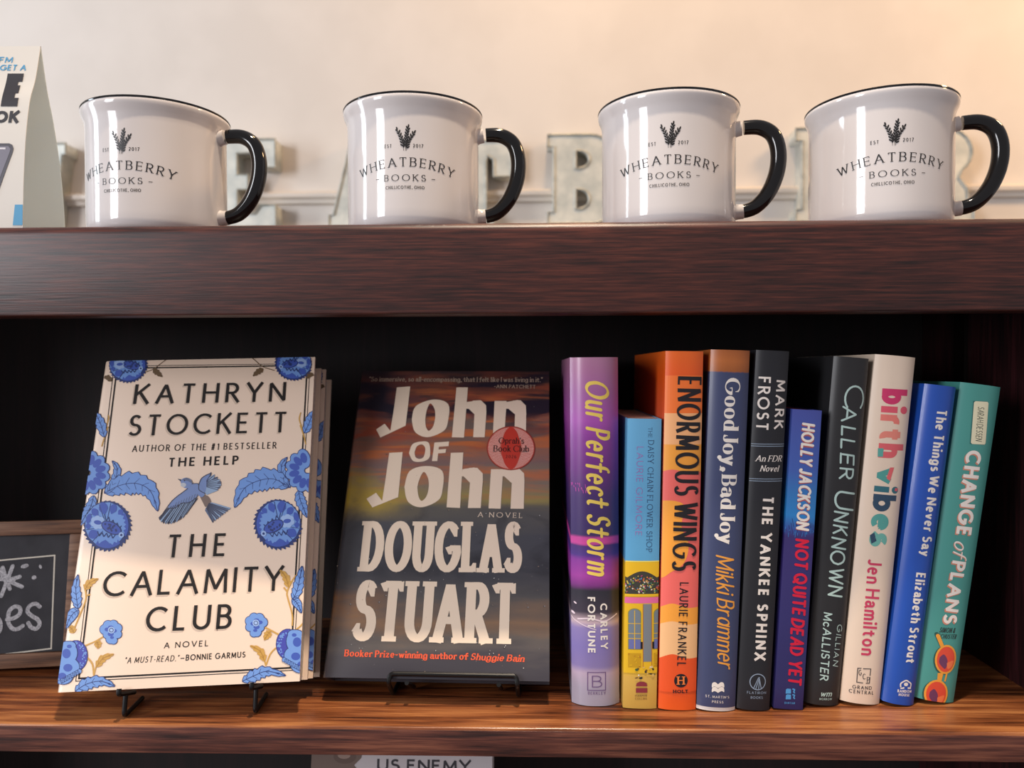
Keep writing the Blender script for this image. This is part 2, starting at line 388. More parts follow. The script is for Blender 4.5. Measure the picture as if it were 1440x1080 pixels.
def glyph(ch, sx, st):
    wv, wh, phi = st['wv'], st['wh'], st.get('phi', 0)
    adv, strokes = (SER_A if (ch == 'a' and (st.get('serif') or st.get('twoa'))) else G[ch])
    def wf(d):
        a = atan2(d[1], d[0]) - phi
        return wh + (wv - wh) * abs(sin(a)) ** st.get('pw', 1)
    out = []; rnd = st.get('round', False); jt = st.get('jit', 0)
    ends = []; segs = []
    L = []
    for s in strokes:
        if s[0] == 'c': L.append((True, [(x * sx, y) for x, y in s[1]]))
        elif s[0] == 'd':
            c = (s[1][0] * sx, s[1][1]); out.append(disc(c, max(wv, wh) * st.get('dot', .62)))
        else: L.append((False, [(x * sx, y) for x, y in s]))
    if jt:
        jx, jy, tl = random.uniform(-jt, jt), random.uniform(-jt, jt), random.uniform(-jt, jt) * 1.5
        L = [(c, [(x + jx + tl * y + random.uniform(-jt, jt) * .4, y + jy + tl * x) for x, y in p]) for c, p in L]
    # keep the drawn letter inside its cap height: inset the skeleton, then run upright ends out to the line
    L = [(c, [(x, wh / 2 + y * (1 - wh)) for x, y in p]) for c, p in L]
    if not rnd:
        M_ = []
        for c, p in L:
            if not c:
                p = list(p)
                for a, b in ((0, 1), (-1, -2)):
                    dx, dy = p[a][0] - p[b][0], p[a][1] - p[b][1]; h = hypot(dx, dy)
                    if h > 1e-9 and abs(dy) / h > .6 and (p[a][1] < wh * .8 or p[a][1] > 1 - wh * .8):
                        e = wh / 2 / abs(dy / h); p[a] = (p[a][0] + dx / h * e, p[a][1] + dy / h * e)
            M_.append((c, p))
        L = M_
    for c, p in L: out += stroke(p, wf, c, rnd)
    if st.get('serif'):
        sl = wv * .5 + st['serif']; th = st.get('sth', max(wh, .05))
        allp = [(k, q) for k, (c, p) in enumerate(L) for q in resample(p, .06)]
        for k, (c, p) in enumerate(L):
            if c: continue
            for e, f in ((p[0], p[1]), (p[-1], p[-2])):
                dx, dy = e[0] - f[0], e[1] - f[1]; h = hypot(dx, dy); dx, dy = dx / h, dy / h
                touch = any(kk != k and hypot(q[0] - e[0], q[1] - e[1]) < .05 for kk, q in allp)
                vert = abs(dx) < .2
                if touch and not vert: continue
                if touch and vert and ch == 'r' : continue
                if abs(dy) > .5 and not (len(p) > 5 and ch in 'CGSsacefrtgJ' and not vert):
                    y0 = e[1]; yy = y0 - th if dy > 0 else y0 + th
                    l = sl if vert else sl * .95
                    lo = st.get('half') and ch.islower() and dy > 0 and e[1] < 1.01
                    out.append([(e[0] - l, y0), (e[0] + (l if not lo else wv * .5), y0), (e[0] + (l if not lo else wv * .5), yy), (e[0] - l, yy)])
                else:
                    t = st.get('tick', .16)
                    sgn = -1 if e[1] > .45 else 1
                    if ch in 'EF' and .3 < e[1] < .7: out.append([(e[0] - th * .6, e[1] - t * .6), (e[0] + th * .4, e[1] - t * .6), (e[0] + th * .4, e[1] + t * .6), (e[0] - th * .6, e[1] + t * .6)])
                    elif ch in 'acfryjg' and ch.islower(): out.append(disc((e[0], e[1] + sgn * wv * .15), wv * .55))
                    else:
                        # wedge tick at arm and curve ends
                        out.append([(e[0] + th * .5, e[1] - sgn * wh * .5), (e[0] + th * .5, e[1] + sgn * t), (e[0] - th * .25, e[1] + sgn * t), (e[0] - th * 1.1, e[1] - sgn * wh * .1)])
    sl = st.get('slant', 0)
    if sl: out = [[(x + y * sl, y) for x, y in q] for q in out]
    return out, adv * sx
def text_polys(s, st, length=None, sx=None):
    """list of (polys, index) in cap-height units, stretched so that the line is `length` long"""
    track, space = st.get('track', .2), st.get('space', .42); serifed = bool(st.get('serif'))
    def nat(sx):
        x = 0
        for i, ch in enumerate(s):
            if ch == ' ': x += space * sx
            else:
                a = (SER_A if ch == 'a' and (st.get('serif') or st.get('twoa')) else G[ch])[0]
                x += a * sx + st['wv'] + (track * sx if i < len(s) - 1 else 0)
        return x
    if sx is None and length:
        k = 1.0; base = st
        while True:
            st = dict(base, wv=base['wv'] * k, wh=base['wh'] * (.3 + .7 * k), track=base.get('track', .2) * (.4 + .6 * k), space=base.get('space', .42), serif=base.get('serif', 0) * k)
            track, space = st['track'], st['space']
            n1, n0 = nat(1.0), nat(0.0); sx = (length - n0) / (n1 - n0)
            if sx >= st['wv'] * base.get('open', 2.6) or k < .3: break
            k -= .04
        sx = max(.12, sx)
    elif sx is None: sx = 1.0
    x = 0; res = []
    for i, ch in enumerate(s):
        if ch == ' ': x += space * sx; continue
        q, a = glyph(ch, sx, st); off = x + st['wv'] * .5
        res.append(([[(u + off, v) for u, v in p] for p in q], i)); x += a + st['wv'] + track * sx
    return res, x - track * sx
def write(mb, surf, s, p0, p1, cap, st, mt, layer=1, wave=None):
    """text on a surface: baseline from pixel p0 to p1, capitals reaching pixel cap above p0; mt may be a function of the letter index"""
    a = surf.uv(*p0); b = surf.uv(*p1); c = surf.uv(*cap)
    L = hypot(b[0] - a[0], b[1] - a[1]); ux, uy = (b[0] - a[0]) / L, (b[1] - a[1]) / L
    h = -(c[0] - a[0]) * uy + (c[1] - a[1]) * ux
    res, tot = text_polys(s, st, L / h)
    k = L / (tot * h) if st.get('fit', True) else 1
    for polys, i in res:
        m_ = mt(i) if callable(mt) else mt
        dy = wave(i / max(1, len(s) - 1)) if wave else 0
        for q in polys:
            mb.ink(surf, [(a[0] + ux * x * h * k - uy * (y + dy) * h, a[1] + uy * x * h * k + ux * (y + dy) * h) for x, y in q], m_, layer)
def pxpoly(mb, surf, pts, mt, layer=0):
    mb.ink(surf, [surf.uv(*p) for p in pts], mt, layer)
def pxline(mb, surf, pts, w, mt, layer=0, closed=False, rnd=False):
    P = [surf.uv(*p) for p in pts]
    for q in stroke(P, lambda d: w, closed, rnd, .006): mb.ink(surf, q, mt, layer)
def pxdisc(mb, surf, c, rx, ry, mt, layer=0, rot=0, n=22):
    pxpoly(mb, surf, disc(c, rx, n, ry, rot), mt, layer)
def smooth_px(pts, n=6):
    """Catmull-Rom through points"""
    o = []; P = [pts[0]] + list(pts) + [pts[-1]]
    for i in range(1, len(P) - 2):
        for k in range(n):
            t = k / n; a, b, c, d = P[i - 1], P[i], P[i + 1], P[i + 2]
            o.append(tuple(.5 * (2 * b[j] + (c[j] - a[j]) * t + (2 * a[j] - 5 * b[j] + 4 * c[j] - d[j]) * t * t + (3 * b[j] - a[j] - 3 * c[j] + d[j]) * t ** 3) for j in (0, 1)))
    o.append(tuple(pts[-1])); return o
SANS = dict(wv=.15, wh=.13, track=.17)
SANSB = dict(wv=.21, wh=.18, track=.15, twoa=True)
FUT = dict(wv=.105, wh=.095, track=.30)
SERIF = dict(wv=.13, wh=.05, phi=.2, serif=.09, track=.26)
HAND = dict(wv=.11, wh=.11, round=True, track=.2, jit=.03)
TINY = dict(wv=.13, wh=.12, track=.3)

# ------------------------------------------------------------------ setting: wall, floor, rail
SH = CAMZ - .2355          # display shelf, upper face
TOP = CAMZ + .0960         # bookcase top
FR = .486                  # front plane of the bookcase
def struct(mb, name, **k): return tag(mb.build(name, **k), kind='structure')
wall_m = speckle_mat('wall_paint', '#d2cac1', '#d7cfc6', 9, .75, 3)
mb = MB(); mb.box(-2.2, 2.6, 1.30, 1.36, 0, 2.9, wall_m); struct(mb, 'wall_back')
mb = MB(); mb.box(-2.2, 2.6, -1.0, 1.30, -.04, 0, speckle_mat('floor_boards', '#5a4232', '#7a5c46', 14, .5)); struct(mb, 'floor')
rz = at_y(1100, 270, 1.285).z
mb = MB(); rail_m = mat('#d6ccc0', .5)
prof = [(1.300, -.010), (1.292, -.010), (1.290, -.004), (1.284, .000), (1.283, .006), (1.288, .010), (1.300, .012)]
mb.grid([[(x, y, rz + z) for y, z in prof] for x in (-2.2, 2.6)], rail_m, False, False, True)
struct(mb, 'trim_1')

# ------------------------------------------------------------------ bookcase
wood_front = wood_mat('mahogany_board', '#1c0b0a', '#3a1915', '#55281e', 'X', .40, 1.5, figure=.6, contrast=.9)
wood_shelf = wood_mat('oak_shelf', '#33190f', '#7d4626', '#aa6e40', 'X', .30, .55, contrast=.8, figure=1.5)
wood_edge = wood_mat('oak_edge', '#2a1412', '#5a3026', '#84503c', 'X', .42, .8, contrast=.8)
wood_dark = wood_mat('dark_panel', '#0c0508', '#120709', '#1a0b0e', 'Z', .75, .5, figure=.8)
wood_side = wood_mat('dark_side', '#14080a', '#260e10', '#38161a', 'Z', .45, .8)
XL, XR, YB = -.60, .36, .70
bc = empty('bookcase', Matrix.Translation((XL - .02, FR, 0)), 'dark mahogany bookcase whose top and shelf carry the mugs and books', 'bookcase')
OX, OY = XL - .02, FR
WX = XR - XL + .04
def run(mb, prof, mt, x0=0.0, x1=WX, smooth=True):
    mb.grid([[(x, y, z) for y, z in prof] for x in (x0, x1)], mt, True, smooth)
    mb.face([(x0, y, z) for y, z in prof], mt); mb.face([(x1, y, z) for y, z in prof][::-1], mt)
def rprof(y0, y1, z0, z1, rt, rb):
    o = [(rt - rt * cos(radians(a)), z1 - rt + rt * sin(radians(a))) for a in (90, 75, 60, 45, 30, 15, 0)]
    o += [(rb - rb * cos(radians(a)), z0 + rb - rb * sin(radians(a))) for a in (0, 30, 60, 90)]
    return [(y1, z1)] + [(y0 + a, b) for a, b in o] + [(y1, z0)]
mb = MB(); run(mb, rprof(0, .022, CAMZ + .0364, TOP, .006, .0015), wood_front); mb.build('fascia_board', bc)
mb = MB(); mb.box(0, WX, .022, .250, TOP - .022, TOP, wood_front); mb.build('top_board', bc)
for k, z in enumerate((SH, .775, .485, .195)):
    mb = MB(); run(mb, rprof(0, YB - FR, z - .0185, z, .0022, .001), wood_shelf, .02, WX - .02)
    # the nosing glued to the shelf edge
    mb.build('shelf', bc)
    mb = MB(); run(mb, rprof(-.0006, .0004, z - .0187, z - .0018, .0002, .0002), wood_edge, .02, WX - .02); mb.build('shelf_edge', bc)
for x0 in (0, WX - .02):
    mb = MB(); mb.box(x0, x0 + .02, .0225, YB - FR + .02, 0, TOP - .0225, wood_side); mb.build('side_panel', bc)
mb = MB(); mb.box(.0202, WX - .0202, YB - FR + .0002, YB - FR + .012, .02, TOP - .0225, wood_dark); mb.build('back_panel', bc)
for x0 in (.0202, WX - .0232):
    mb = MB(); mb.box(x0, x0 + .003, .142, .158, SH + .001, TOP - .023, mat('#1d1512', .35, .6)); mb.build('shelf_standard', bc)
mb = MB(); mb.box(.0202, WX - .0202, .03, .05, 0, .175, wood_side); mb.build('plinth', bc)

# ------------------------------------------------------------------ mugs
R = .0468
class Cyl:
    def pt(s, u, v, layer): a = u / R; r = R + .00012 + layer * .00005; return (r * sin(a), -r * cos(a), v)
cyl = Cyl()
glaze = mat('#cfc8c5', .09, 0, .5); black_gl = mat('#08080a', .10); ink_m = mat('#141315', .45)
def at_mug(mb, s, x0, x1, h, cap, st, warp=None, layer=0):
    res, tot = text_polys(s, st, (x1 - x0) / cap)
    for polys, i in res:
        for q in polys:
            P = [(x0 + x * cap, y * cap) for x, y in q]
            P = [warp(x, y) for x, y in P] if warp else [(x, h + y) for x, y in P]
            mb.ink(cyl, P, ink_m, layer, clip=False)
def make_mug():
    root = empty('mug', Matrix.Identity(4), 'x', 'mug')
    mb = MB()
    prof = [(.0001, .0012), (.040, .0012), (.0415, 0), (.0440, .0004), (.0460, .0028), (.0467, .007), (R, .012), (R, .030), (R, .050), (R, .072), (.0470, .0765), (.0478, .0795), (.0490, .0820), (.0496, .0842), (.0496, .0858), (.0488, .0868),
            (.0476, .0866), (.0462, .0850), (.0446, .081), (.0436, .074), (.0434, .030), (.0428, .010), (.0400, .0065), (.0001, .006)]
    n = 72
    mb.grid([[(r * sin(2 * pi * k / n), -r * cos(2 * pi * k / n), z) for k in range(n)] for r, z in prof], glaze, True, True)
    # printed badge
    F = Surf
    RR = .118
    wrp = lambda x, y: ((RR + y) * sin(x / RR), .0386 - RR + (RR + y) * cos(x / RR))
    at_mug(mb, 'WHEATBERRY', -.0343, .0343, 0, .0060, dict(wv=.13, wh=.055, phi=.2, serif=.08, track=.34), wrp)
    at_mug(mb, 'BOOKS', -.0140, .0140, .0291, .0043, dict(wv=.13, wh=.06, phi=.2, serif=.08, track=.4))
    for sx in (-1, 1): mb.ink(cyl, [(sx * .0178, .0307), (sx * .0202, .0307), (sx * .0202, .0311), (sx * .0178, .0311)], ink_m, 0, False)
    at_mug(mb, 'CHILLICOTHE, OHIO', -.0130, .0130, .0238, .0022, dict(wv=.14, wh=.14, track=.30))
    at_mug(mb, 'EST', -.0136, -.0086, .0511, .0024, dict(wv=.14, wh=.14, track=.36))
    at_mug(mb, '2017', .0056, .0124, .0511, .0024, dict(wv=.14, wh=.14, track=.36))
    for tx, th, n_ in ((-.0046, .0132, 6), (.0026, .0148, 7), (.0064, .0112, 6)):
        b = (.0002 + tx * .16, .0490); t = (tx, .0492 + th); bend = -tx * .35
        pts = [(b[0] + (t[0] - b[0]) * k / 8 + bend * sin(pi * k / 8) * .6, b[1] + (t[1] - b[1]) * k / 8) for k in range(9)]
        for q in stroke(pts, lambda d: .00022, mx=.01): mb.ink(cyl, q, ink_m, 0, False)
        for k in range(n_ * 2 + 1):
            f = .14 + .86 * k / (n_ * 2); x = b[0] + (t[0] - b[0]) * f + bend * sin(pi * f) * .6; y = b[1] + (t[1] - b[1]) * f
            a0 = atan2(t[1] - b[1], t[0] - b[0]); sd = 1 if k % 2 else -1
            a = a0 + (0 if k == n_ * 2 else sd * radians(34)); l = .00120
            mb.ink(cyl, disc((x + cos(a) * l, y + sin(a) * l), .00130, 8, .00056, a), ink_m, 0, False)
    mb.build('body', root, sharp=1.2)
    mb = MB(); mb.tube([(.0489 * sin(2 * pi * k / 72), .0489 * cos(2 * pi * k / 72), .0869) for k in range(72)], .0009, black_gl, 8, closed=True); mb.build('rim', root)
    hp = smooth_px([(.0445, .0722), (.054, .0735), (.0640, .0727), (.0720, .0670), (.0756, .0555), (.0746, .0415), (.0694, .0280), (.0615, .0187), (.0535, .0152), (.0445, .0146)], 6)
    def hr(f): return .0049 + .0006 * sin(pi * f)
    mb = MB(); blk = [(x, 0, z) for x, z in hp if not (x < .0508)]
    mb.tube(blk, .005, black_gl, 16, rfun=hr); mb.build('handle', root)
    for top in (1, 0):
        seg = [(x, 0, z) for x, z in (hp[:8] if top else hp[-8:]) if x < .0522]
        mb = MB(); mb.tube(seg, .0053, glaze, 16, rfun=lambda f, top=top: .0052 + .0022 * ((1 - f) if top else f) ** 3); o = mb.build('handle_joint', root); o['label'] = 'white stub where the black handle joins the mug'
    return root
mug0 = make_mug()
MUGL = ['white print mug beside the paper tent card, leftmost of the four mugs',
        'white print mug with black handle above the sunset-cover novel, second mug from the tent card',
        'white print mug above the orange and navy spines, third mug from the tent card',
        'white print mug above the cream and teal spines, rightmost of the four mugs']
def wproj(P):
    q = CR.transposed() @ (P - CAMP); return (720 + FPX * q.x / q.y, 540 - FPX * q.z / q.y)
for k, (cx, pxp) in enumerate(((223, 170), (582, 569), (939, 941), (1236, 1256))):
    o = mug0 if k == 0 else copy_tree(mug0)
    p = at_y(cx, 250, .541); c = Vector((p.x, .541, TOP))
    best = min((abs(wproj(c + Vector((R * sin(a), -R * cos(a), .030)))[0] - pxp), a) for a in [radians(d / 4) for d in range(-220, 221)])[1]
    o.matrix_world = Matrix.Translation(c) @ Matrix.Rotation(best, 4, 'Z')
    o['label'] = MUGL[k]; o['group'] = 'printed mugs on the bookcase top'; o['category'] = 'mug'

# ------------------------------------------------------------------ metal letters on the wall
def letter_outline(ch, w, h):
    s = .27 * w; t = .13 * h; sv = .05 * w     # stem, slab, serif overhang
    if ch == 'E':
        return [[(0, 0), (w, 0), (w, .25 * h), (.80 * w, .25 * h), (.72 * w, t * 1.2), (.47 * w, t * 1.2), (.47 * w, .43 * h), (.62 * w, .43 * h), (.62 * w, .60 * h), (.47 * w, .60 * h), (.47 * w, h - t * 1.2), (.72 * w, h - t * 1.2), (.80 * w, .68 * h), (w, .68 * h), (w, h), (0, h), (0, h - t), (.09 * w, h - t), (.09 * w, t), (0, t)]]
    if ch == 'T':
        c = w / 2
        return [[(c - .27 * w, 0), (c + .27 * w, 0), (c + .27 * w, t), (c + .18 * w, t), (c + .18 * w, h - .24 * h), (.70 * w, h - .17 * h), (.78 * w, h - .22 * h), (.78 * w, .58 * h), (w, .58 * h), (w, h), (0, h), (0, .58 * h), (.22 * w, .58 * h), (.22 * w, h - .22 * h), (.30 * w, h - .17 * h), (c - .18 * w, h - .24 * h), (c - .18 * w, t), (c - .27 * w, t)]]
    if ch == 'A':
        return [[(0, 0), (.36 * w, 0), (.36 * w, t), (.33 * w, t), (.36 * w, .22 * h), (.64 * w, .22 * h), (.67 * w, t), (.64 * w, t), (.64 * w, 0), (w, 0), (w, t), (.94 * w, t), (.70 * w, h), (.30 * w, h), (.06 * w, t), (0, t)],
                [(.41 * w, .42 * h), (.50 * w, .76 * h), (.59 * w, .42 * h)]]
    if ch == 'H':
        return [[(0, 0), (.42 * w, 0), (.42 * w, t), (.36 * w, t), (.36 * w, .42 * h), (.64 * w, .42 * h), (.64 * w, t), (.58 * w, t), (.58 * w, 0), (w, 0), (w, t), (.94 * w, t), (.94 * w, h - t), (w, h - t), (w, h), (.58 * w, h), (.58 * w, h - t), (.64 * w, h - t), (.64 * w, .59 * h), (.36 * w, .59 * h), (.36 * w, h - t), (.42 * w, h - t), (.42 * w, h), (0, h), (0, h - t), (.06 * w, h - t), (.06 * w, t), (0, t)]]
    if ch == 'W':
        return [[(.20 * w, 0), (.40 * w, 0), (.50 * w, .40 * h), (.60 * w, 0), (.80 * w, 0), (.95 * w, h - t), (w, h - t), (w, h), (.70 * w, h), (.70 * w, h - t), (.76 * w, h - t), (.70 * w, .40 * h), (.58 * w, h), (.42 * w, h), (.30 * w, .40 * h), (.24 * w, h - t), (.30 * w, h - t), (.30 * w, h), (0, h), (0, h - t), (.05 * w, h - t)]]
    if ch == 'B':
        o = [(0, 0), (.62 * w, 0)] + [(.62 * w + .38 * w * sin(radians(a)), .27 * h - .27 * h * cos(radians(a))) for a in range(15, 150, 15)] + [(.84 * w, .52 * h)] + [(.60 * w + .36 * w * sin(radians(a)), .75 * h - .25 * h * cos(radians(a))) for a in range(45, 181, 15)] + [(0, h), (0, h - t), (.09 * w, h - t), (.09 * w, t), (0, t)]
        def cnt(zc, r): return [(.40 * w, zc - r), (.40 * w, zc + r)] + [(.46 * w + .14 * w * sin(radians(a)), zc + r * cos(radians(a))) for a in range(0, 181, 20)]
        return [o, cnt(.275 * h, .11 * h), cnt(.72 * h, .10 * h)]
    if ch == 'R':
        o = [(0, 0), (.46 * w, 0), (.46 * w, t), (.40 * w, t), (.40 * w, .40 * h), (.50 * w, .40 * h), (.58 * w, .30 * h), (.60 * w, 0), (w, 0), (w, t), (.93 * w, t), (.91 * w, .34 * h), (.80 * w, .46 * h)] + [(.60 * w + .37 * w * sin(radians(a)), .74 * h - .26 * h * cos(radians(a))) for a in range(40, 181, 14)] + [(0, h), (0, h - t), (.09 * w, h - t), (.09 * w, t), (0, t)]
        return [o, [(.40 * w, .60 * h), (.40 * w, .82 * h)] + [(.48 * w + .14 * w * sin(radians(a)), .71 * h + .11 * h * cos(radians(a))) for a in range(0, 181, 20)]]
zinc = speckle_mat('galvanised_zinc', '#b4b8b2', '#d2d2c8', 40, .55, 5, .15, .16)
zinc_edge = speckle_mat('zinc_rim', '#8f918a', '#b0b0a6', 80, .5, 4, .2)
def wall_letter(ch, px0, px1, ptop, pbot, label):
    yb = 1.2995; th = .034
    a = at_y(px0, ptop, yb - th); b = at_y(px1, pbot, yb - th); w_, h_ = b.x - a.x, a.z - b.z
    cu = bpy.data.curves.new('letter', 'CURVE'); cu.dimensions = '2D'; cu.fill_mode = 'BOTH'; cu.extrude = th / 2
    for loop in letter_outline(ch, w_, h_):
        sp = cu.splines.new('POLY'); sp.points.add(len(loop) - 1); sp.use_cyclic_u = True
        for p, q in zip(sp.points, loop): p.co = (q[0], q[1], 0, 1)
    tmp = bpy.data.objects.new('tmp', cu); COL.objects.link(tmp)
    bpy.context.view_layer.update(); dg = bpy.context.evaluated_depsgraph_get()
    me = bpy.data.meshes.new_from_object(tmp.evaluated_get(dg)); bpy.data.objects.remove(tmp)
    me.materials.clear(); me.materials.append(zinc)
    me.transform(Matrix.Rotation(pi / 2, 4, 'X'))
    root = empty('metal_letter', Matrix.Translation((a.x, yb - th / 2, b.z)), label, 'letter', 'metal letters on the back wall')
    f = bpy.data.objects.new('letter_body', me); COL.objects.link(f); f.parent = root
    mb = MB()      # raised rolled rim around the front
    for loop in letter_outline(ch, w_, h_):
        mb.tube([(x, -th / 2, z) for x, z in loop], .0026, zinc_edge, 6, closed=True)
    mb.build('letter_rim', root)
for ch, a, b, t, bt, lb in (
        ('W', -2, 94, 203, 322, 'galvanised metal letter W on the wall, mostly behind the tent card'),
        ('E', 285, 388, 197, 319, 'pale galvanised metal letter E seen through the first mug handle'),
        ('A', 462, 574, 193, 318, 'galvanised metal letter A with only its left leg showing beside the second mug'),
        ('T', 606, 720, 199, 317, 'warm lit metal letter T seen through the second mug handle'),
        ('B', 770, 868, 190, 314, 'warm lit galvanised metal letter B standing clear left of the third mug'),
        ('R', 1119, 1222, 181, 311, 'galvanised metal letter R whose stem shows left of the fourth mug'),
        ('R', 1262, 1369, 180, 310, 'galvanised metal letter R seen through the handle of the fourth mug')):
    wall_letter(ch, a, b, t, bt, lb)

# ------------------------------------------------------------------ folded tent card
card_m = mat('#cfcac2', .6); card_in = mat('#eef3f1', .62)
N, L, b_ = nodes(card_in); tr = N.new('ShaderNodeBsdfTranslucent'); tr.inputs[0].default_value = lin('#eef3f1'); mxs = N.new('ShaderNodeMixShader'); mxs.inputs[0].default_value = .6
L.new(b_.outputs[0], mxs.inputs[1]); L.new(tr.outputs[0], mxs.inputs[2]); L.new(mxs.outputs[0], N['Material Output'].inputs['Surface'])
x1 = at_y(44, 200, .525).x; x0 = x1 - .105
# (y, z) of the sheet from the front foot over the fold to the back foot
ztop = at_y(52, 65, .537).z - TOP
front = [(.5150, .0002), (.5157, .020), (.5172, .045), (.5200, .072), (.5245, .096), (.5310, .114), (.5372, ztop)]
back = [(.5372, ztop), (.5432, .112), (.5500, .090), (.5560, .065), (.5605, .035), (.5630, .0002)]
tent = empty('tent_card', Matrix.Translation((x0, .5372, TOP)), 'folded white paper tent card with blue and black print beside the first mug', 'sign')
Wt = x1 - x0; xr = lambda z: Wt
mb = MB()
def sheet(prof, mt, nrm):
    P = smooth_px(prof, 5); th = .0005; o = []
    for i, (y, z) in enumerate(P):
        a = P[max(0, i - 1)]; b = P[min(len(P) - 1, i + 1)]; dy, dz = b[0] - a[0], b[1] - a[1]; h = hypot(dy, dz); o.append((y - dz / h * th * nrm, z + dy / h * th * nrm))
    ring = [(y - .5372, z) for y, z in P] + [(y - .5372, z) for y, z in o[::-1]]
    mb.grid([[(x, y, z) for y, z in ring] for x in (0, Wt)], mt, True, True)
    for x, rv in ((0, False), (Wt, True)):
        n = len(P)
        for i in range(n - 1):
            q = [ring[i], ring[i + 1], ring[2 * n - 2 - i], ring[2 * n - 1 - i]]
            mb.face([(x, y, z) for y, z in (q[::-1] if rv else q)], mt)
    return P
PF = sheet(front, card_m, 1); sheet(back, card_in, -1)
class Tent(Surf):
    def __init__(s): s.W = Wt; s.H = ztop; s.curved = (1, .006)
    def yz(s, z):
        for (ya, za), (yb, zb) in zip(PF, PF[1:]):
            if za <= z <= zb: return ya + (yb - ya) * (z - za) / max(1e-9, zb - za) - .5372
        return PF[-1][0] - .5372 if z > .05 else PF[0][0] - .5372
    def uv(s, px, py):
        y = .52
        for _ in range(12):
            p = at_y(px, py, y); y = s.yz(min(max(p.z - TOP, 0), ztop)) + .5372
        return (p.x - x0, p.z - TOP)
    def pt(s, u, v, layer): return (u, s.yz(v) - .0007 - layer * .00007, v)
ts = Tent(); T_ = ts
blue_p = mat('#4a93bd', .6); blk_p = mat('#262329', .6)
IT = dict(wv=.19, wh=.17, track=.12, slant=.06)
write(mb, ts, 'FM', (-1, 88.5), (18.5, 88.5), (-1, 80.5), IT, blue_p)
write(mb, ts, 'GET A', (0, 99.5), (37, 99.5), (0, 91.5), IT, blue_p)
write(mb, ts, 'E', (2, 150), (34, 150), (4, 104), dict(wv=.34, wh=.25, track=.1, slant=-.04, open=.5), blk_p)
write(mb, ts, 'OK', (-8, 173), (26, 173), (-8, 156.5), dict(wv=.26, wh=.24, track=.12, slant=.04), blk_p)
ph = [(-20, 202), (14, 202), (18, 204), (20, 209), (19, 214), (-6, 284), (-20, 284)]
pxpoly(mb, ts, ph, mat('#3a3740', .5), 1)
pxpoly(mb, ts, [(-20, 206), (13, 206), (16, 210), (15, 214), (-9, 278), (-20, 278)], mat('#6a6775', .5), 2)
pxpoly(mb, ts, [(0, 208), (9, 208), (9, 210.5), (-1, 210.5)], mat('#c9c7cc', .5), 3)
pxpoly(mb, ts, [(22, 288), (35, 288), (34.5, 317), (19, 317)], blue_p, 1)
mb.build('folded_sheet', tent, sharp=1.0)

# ------------------------------------------------------------------ chalkboard sign
def rigid(p, yaw, lean, roll=0): return Matrix.Translation(p) @ rot3(yaw, -lean, roll).to_4x4()
slate = speckle_mat('chalkboard_slate', '#24242a', '#303036', 40, .8); chalk = speckle_mat('chalk', '#8d8d92', '#b5b5ba', 900, .95, 2)
fr_m = wood_mat('sign_frame_wood', '#4a3022', '#6d4a34', '#83614a', 'X', .6, .8, figure=.6)
br = at_z(107, 942.5, SH)          # right foot
Wc, Hc = .135, .1135
cy_ = radians(9)
Mc = rigid((br.x - Wc * cos(cy_), br.y - Wc * sin(cy_), SH + .0036), cy_, radians(10))
cb = empty('chalkboard_sign', Mc, 'small wood framed chalkboard sign at the shelf end beside the blue-flowered novel', 'sign')
fw = .0112
mb = MB(); mb.box(fw - .001, Wc - fw + .001, .004, .010, fw - .001, Hc - fw + .001, slate)
sc_ = Surf(Mc, Wc, Hc, bul=lambda u: -.004, plane=.004)
wl = mat('#c9c4b8', .8)
pxline(mb, sc_, [(-60, 793.5), (77, 781), (72, 912), (-60, 928)], .0011, wl, 1)
def chalkline(pts, w): pxline(mb, sc_, pts, w, chalk, 2, rnd=True)
for a, b in (((2, 838), (18, 796)), ((-2, 800), (8, 817)), ((-8, 814), (20, 815)), ((10, 816), (31, 825)), ((10, 816), (28, 811)), ((11, 818), (14, 828)), ((4, 798), (8, 812))): chalkline([a, b], .0030)
for c, rx, ry in (((35, 796), 6, 3), ((57, 797), 2, 3.2), ((48, 812), 3.5, 3)): pxdisc(mb, sc_, c, rx, ry, chalk, 2, -.3, 9)
chalkline(smooth_px([(10, 871), (20, 869), (28, 863), (28, 855), (21, 853), (13, 860), (12, 875), (18, 884), (26, 884), (32, 880)], 4), .0031)
chalkline(smooth_px([(56, 853), (50, 849), (42, 852), (39, 860), (45, 866), (53, 871), (56, 878), (51, 884), (44, 882), (40, 876)], 4), .0031)
chalkline(smooth_px([(-12, 866), (-4, 868), (1, 877), (-1, 888), (-10, 893)], 4), .0031)
mb.build('chalk_panel', cb)
for nm, a, b, c, d in (('frame', 0, Wc, 0, fw), ('frame', 0, Wc, Hc - fw, Hc), ('frame', 0, fw, fw, Hc - fw), ('frame', Wc - fw, Wc, fw, Hc - fw)):
    mb = MB(); mb.box(a, b, 0, .013, c, d, fr_m); mb.build(nm, cb, bevel=.0012)
mb = MB(); mb.box(Wc * .45, Wc * .55, .0135, .016, .004, .07, fr_m); mb.build('back_strut', cb)

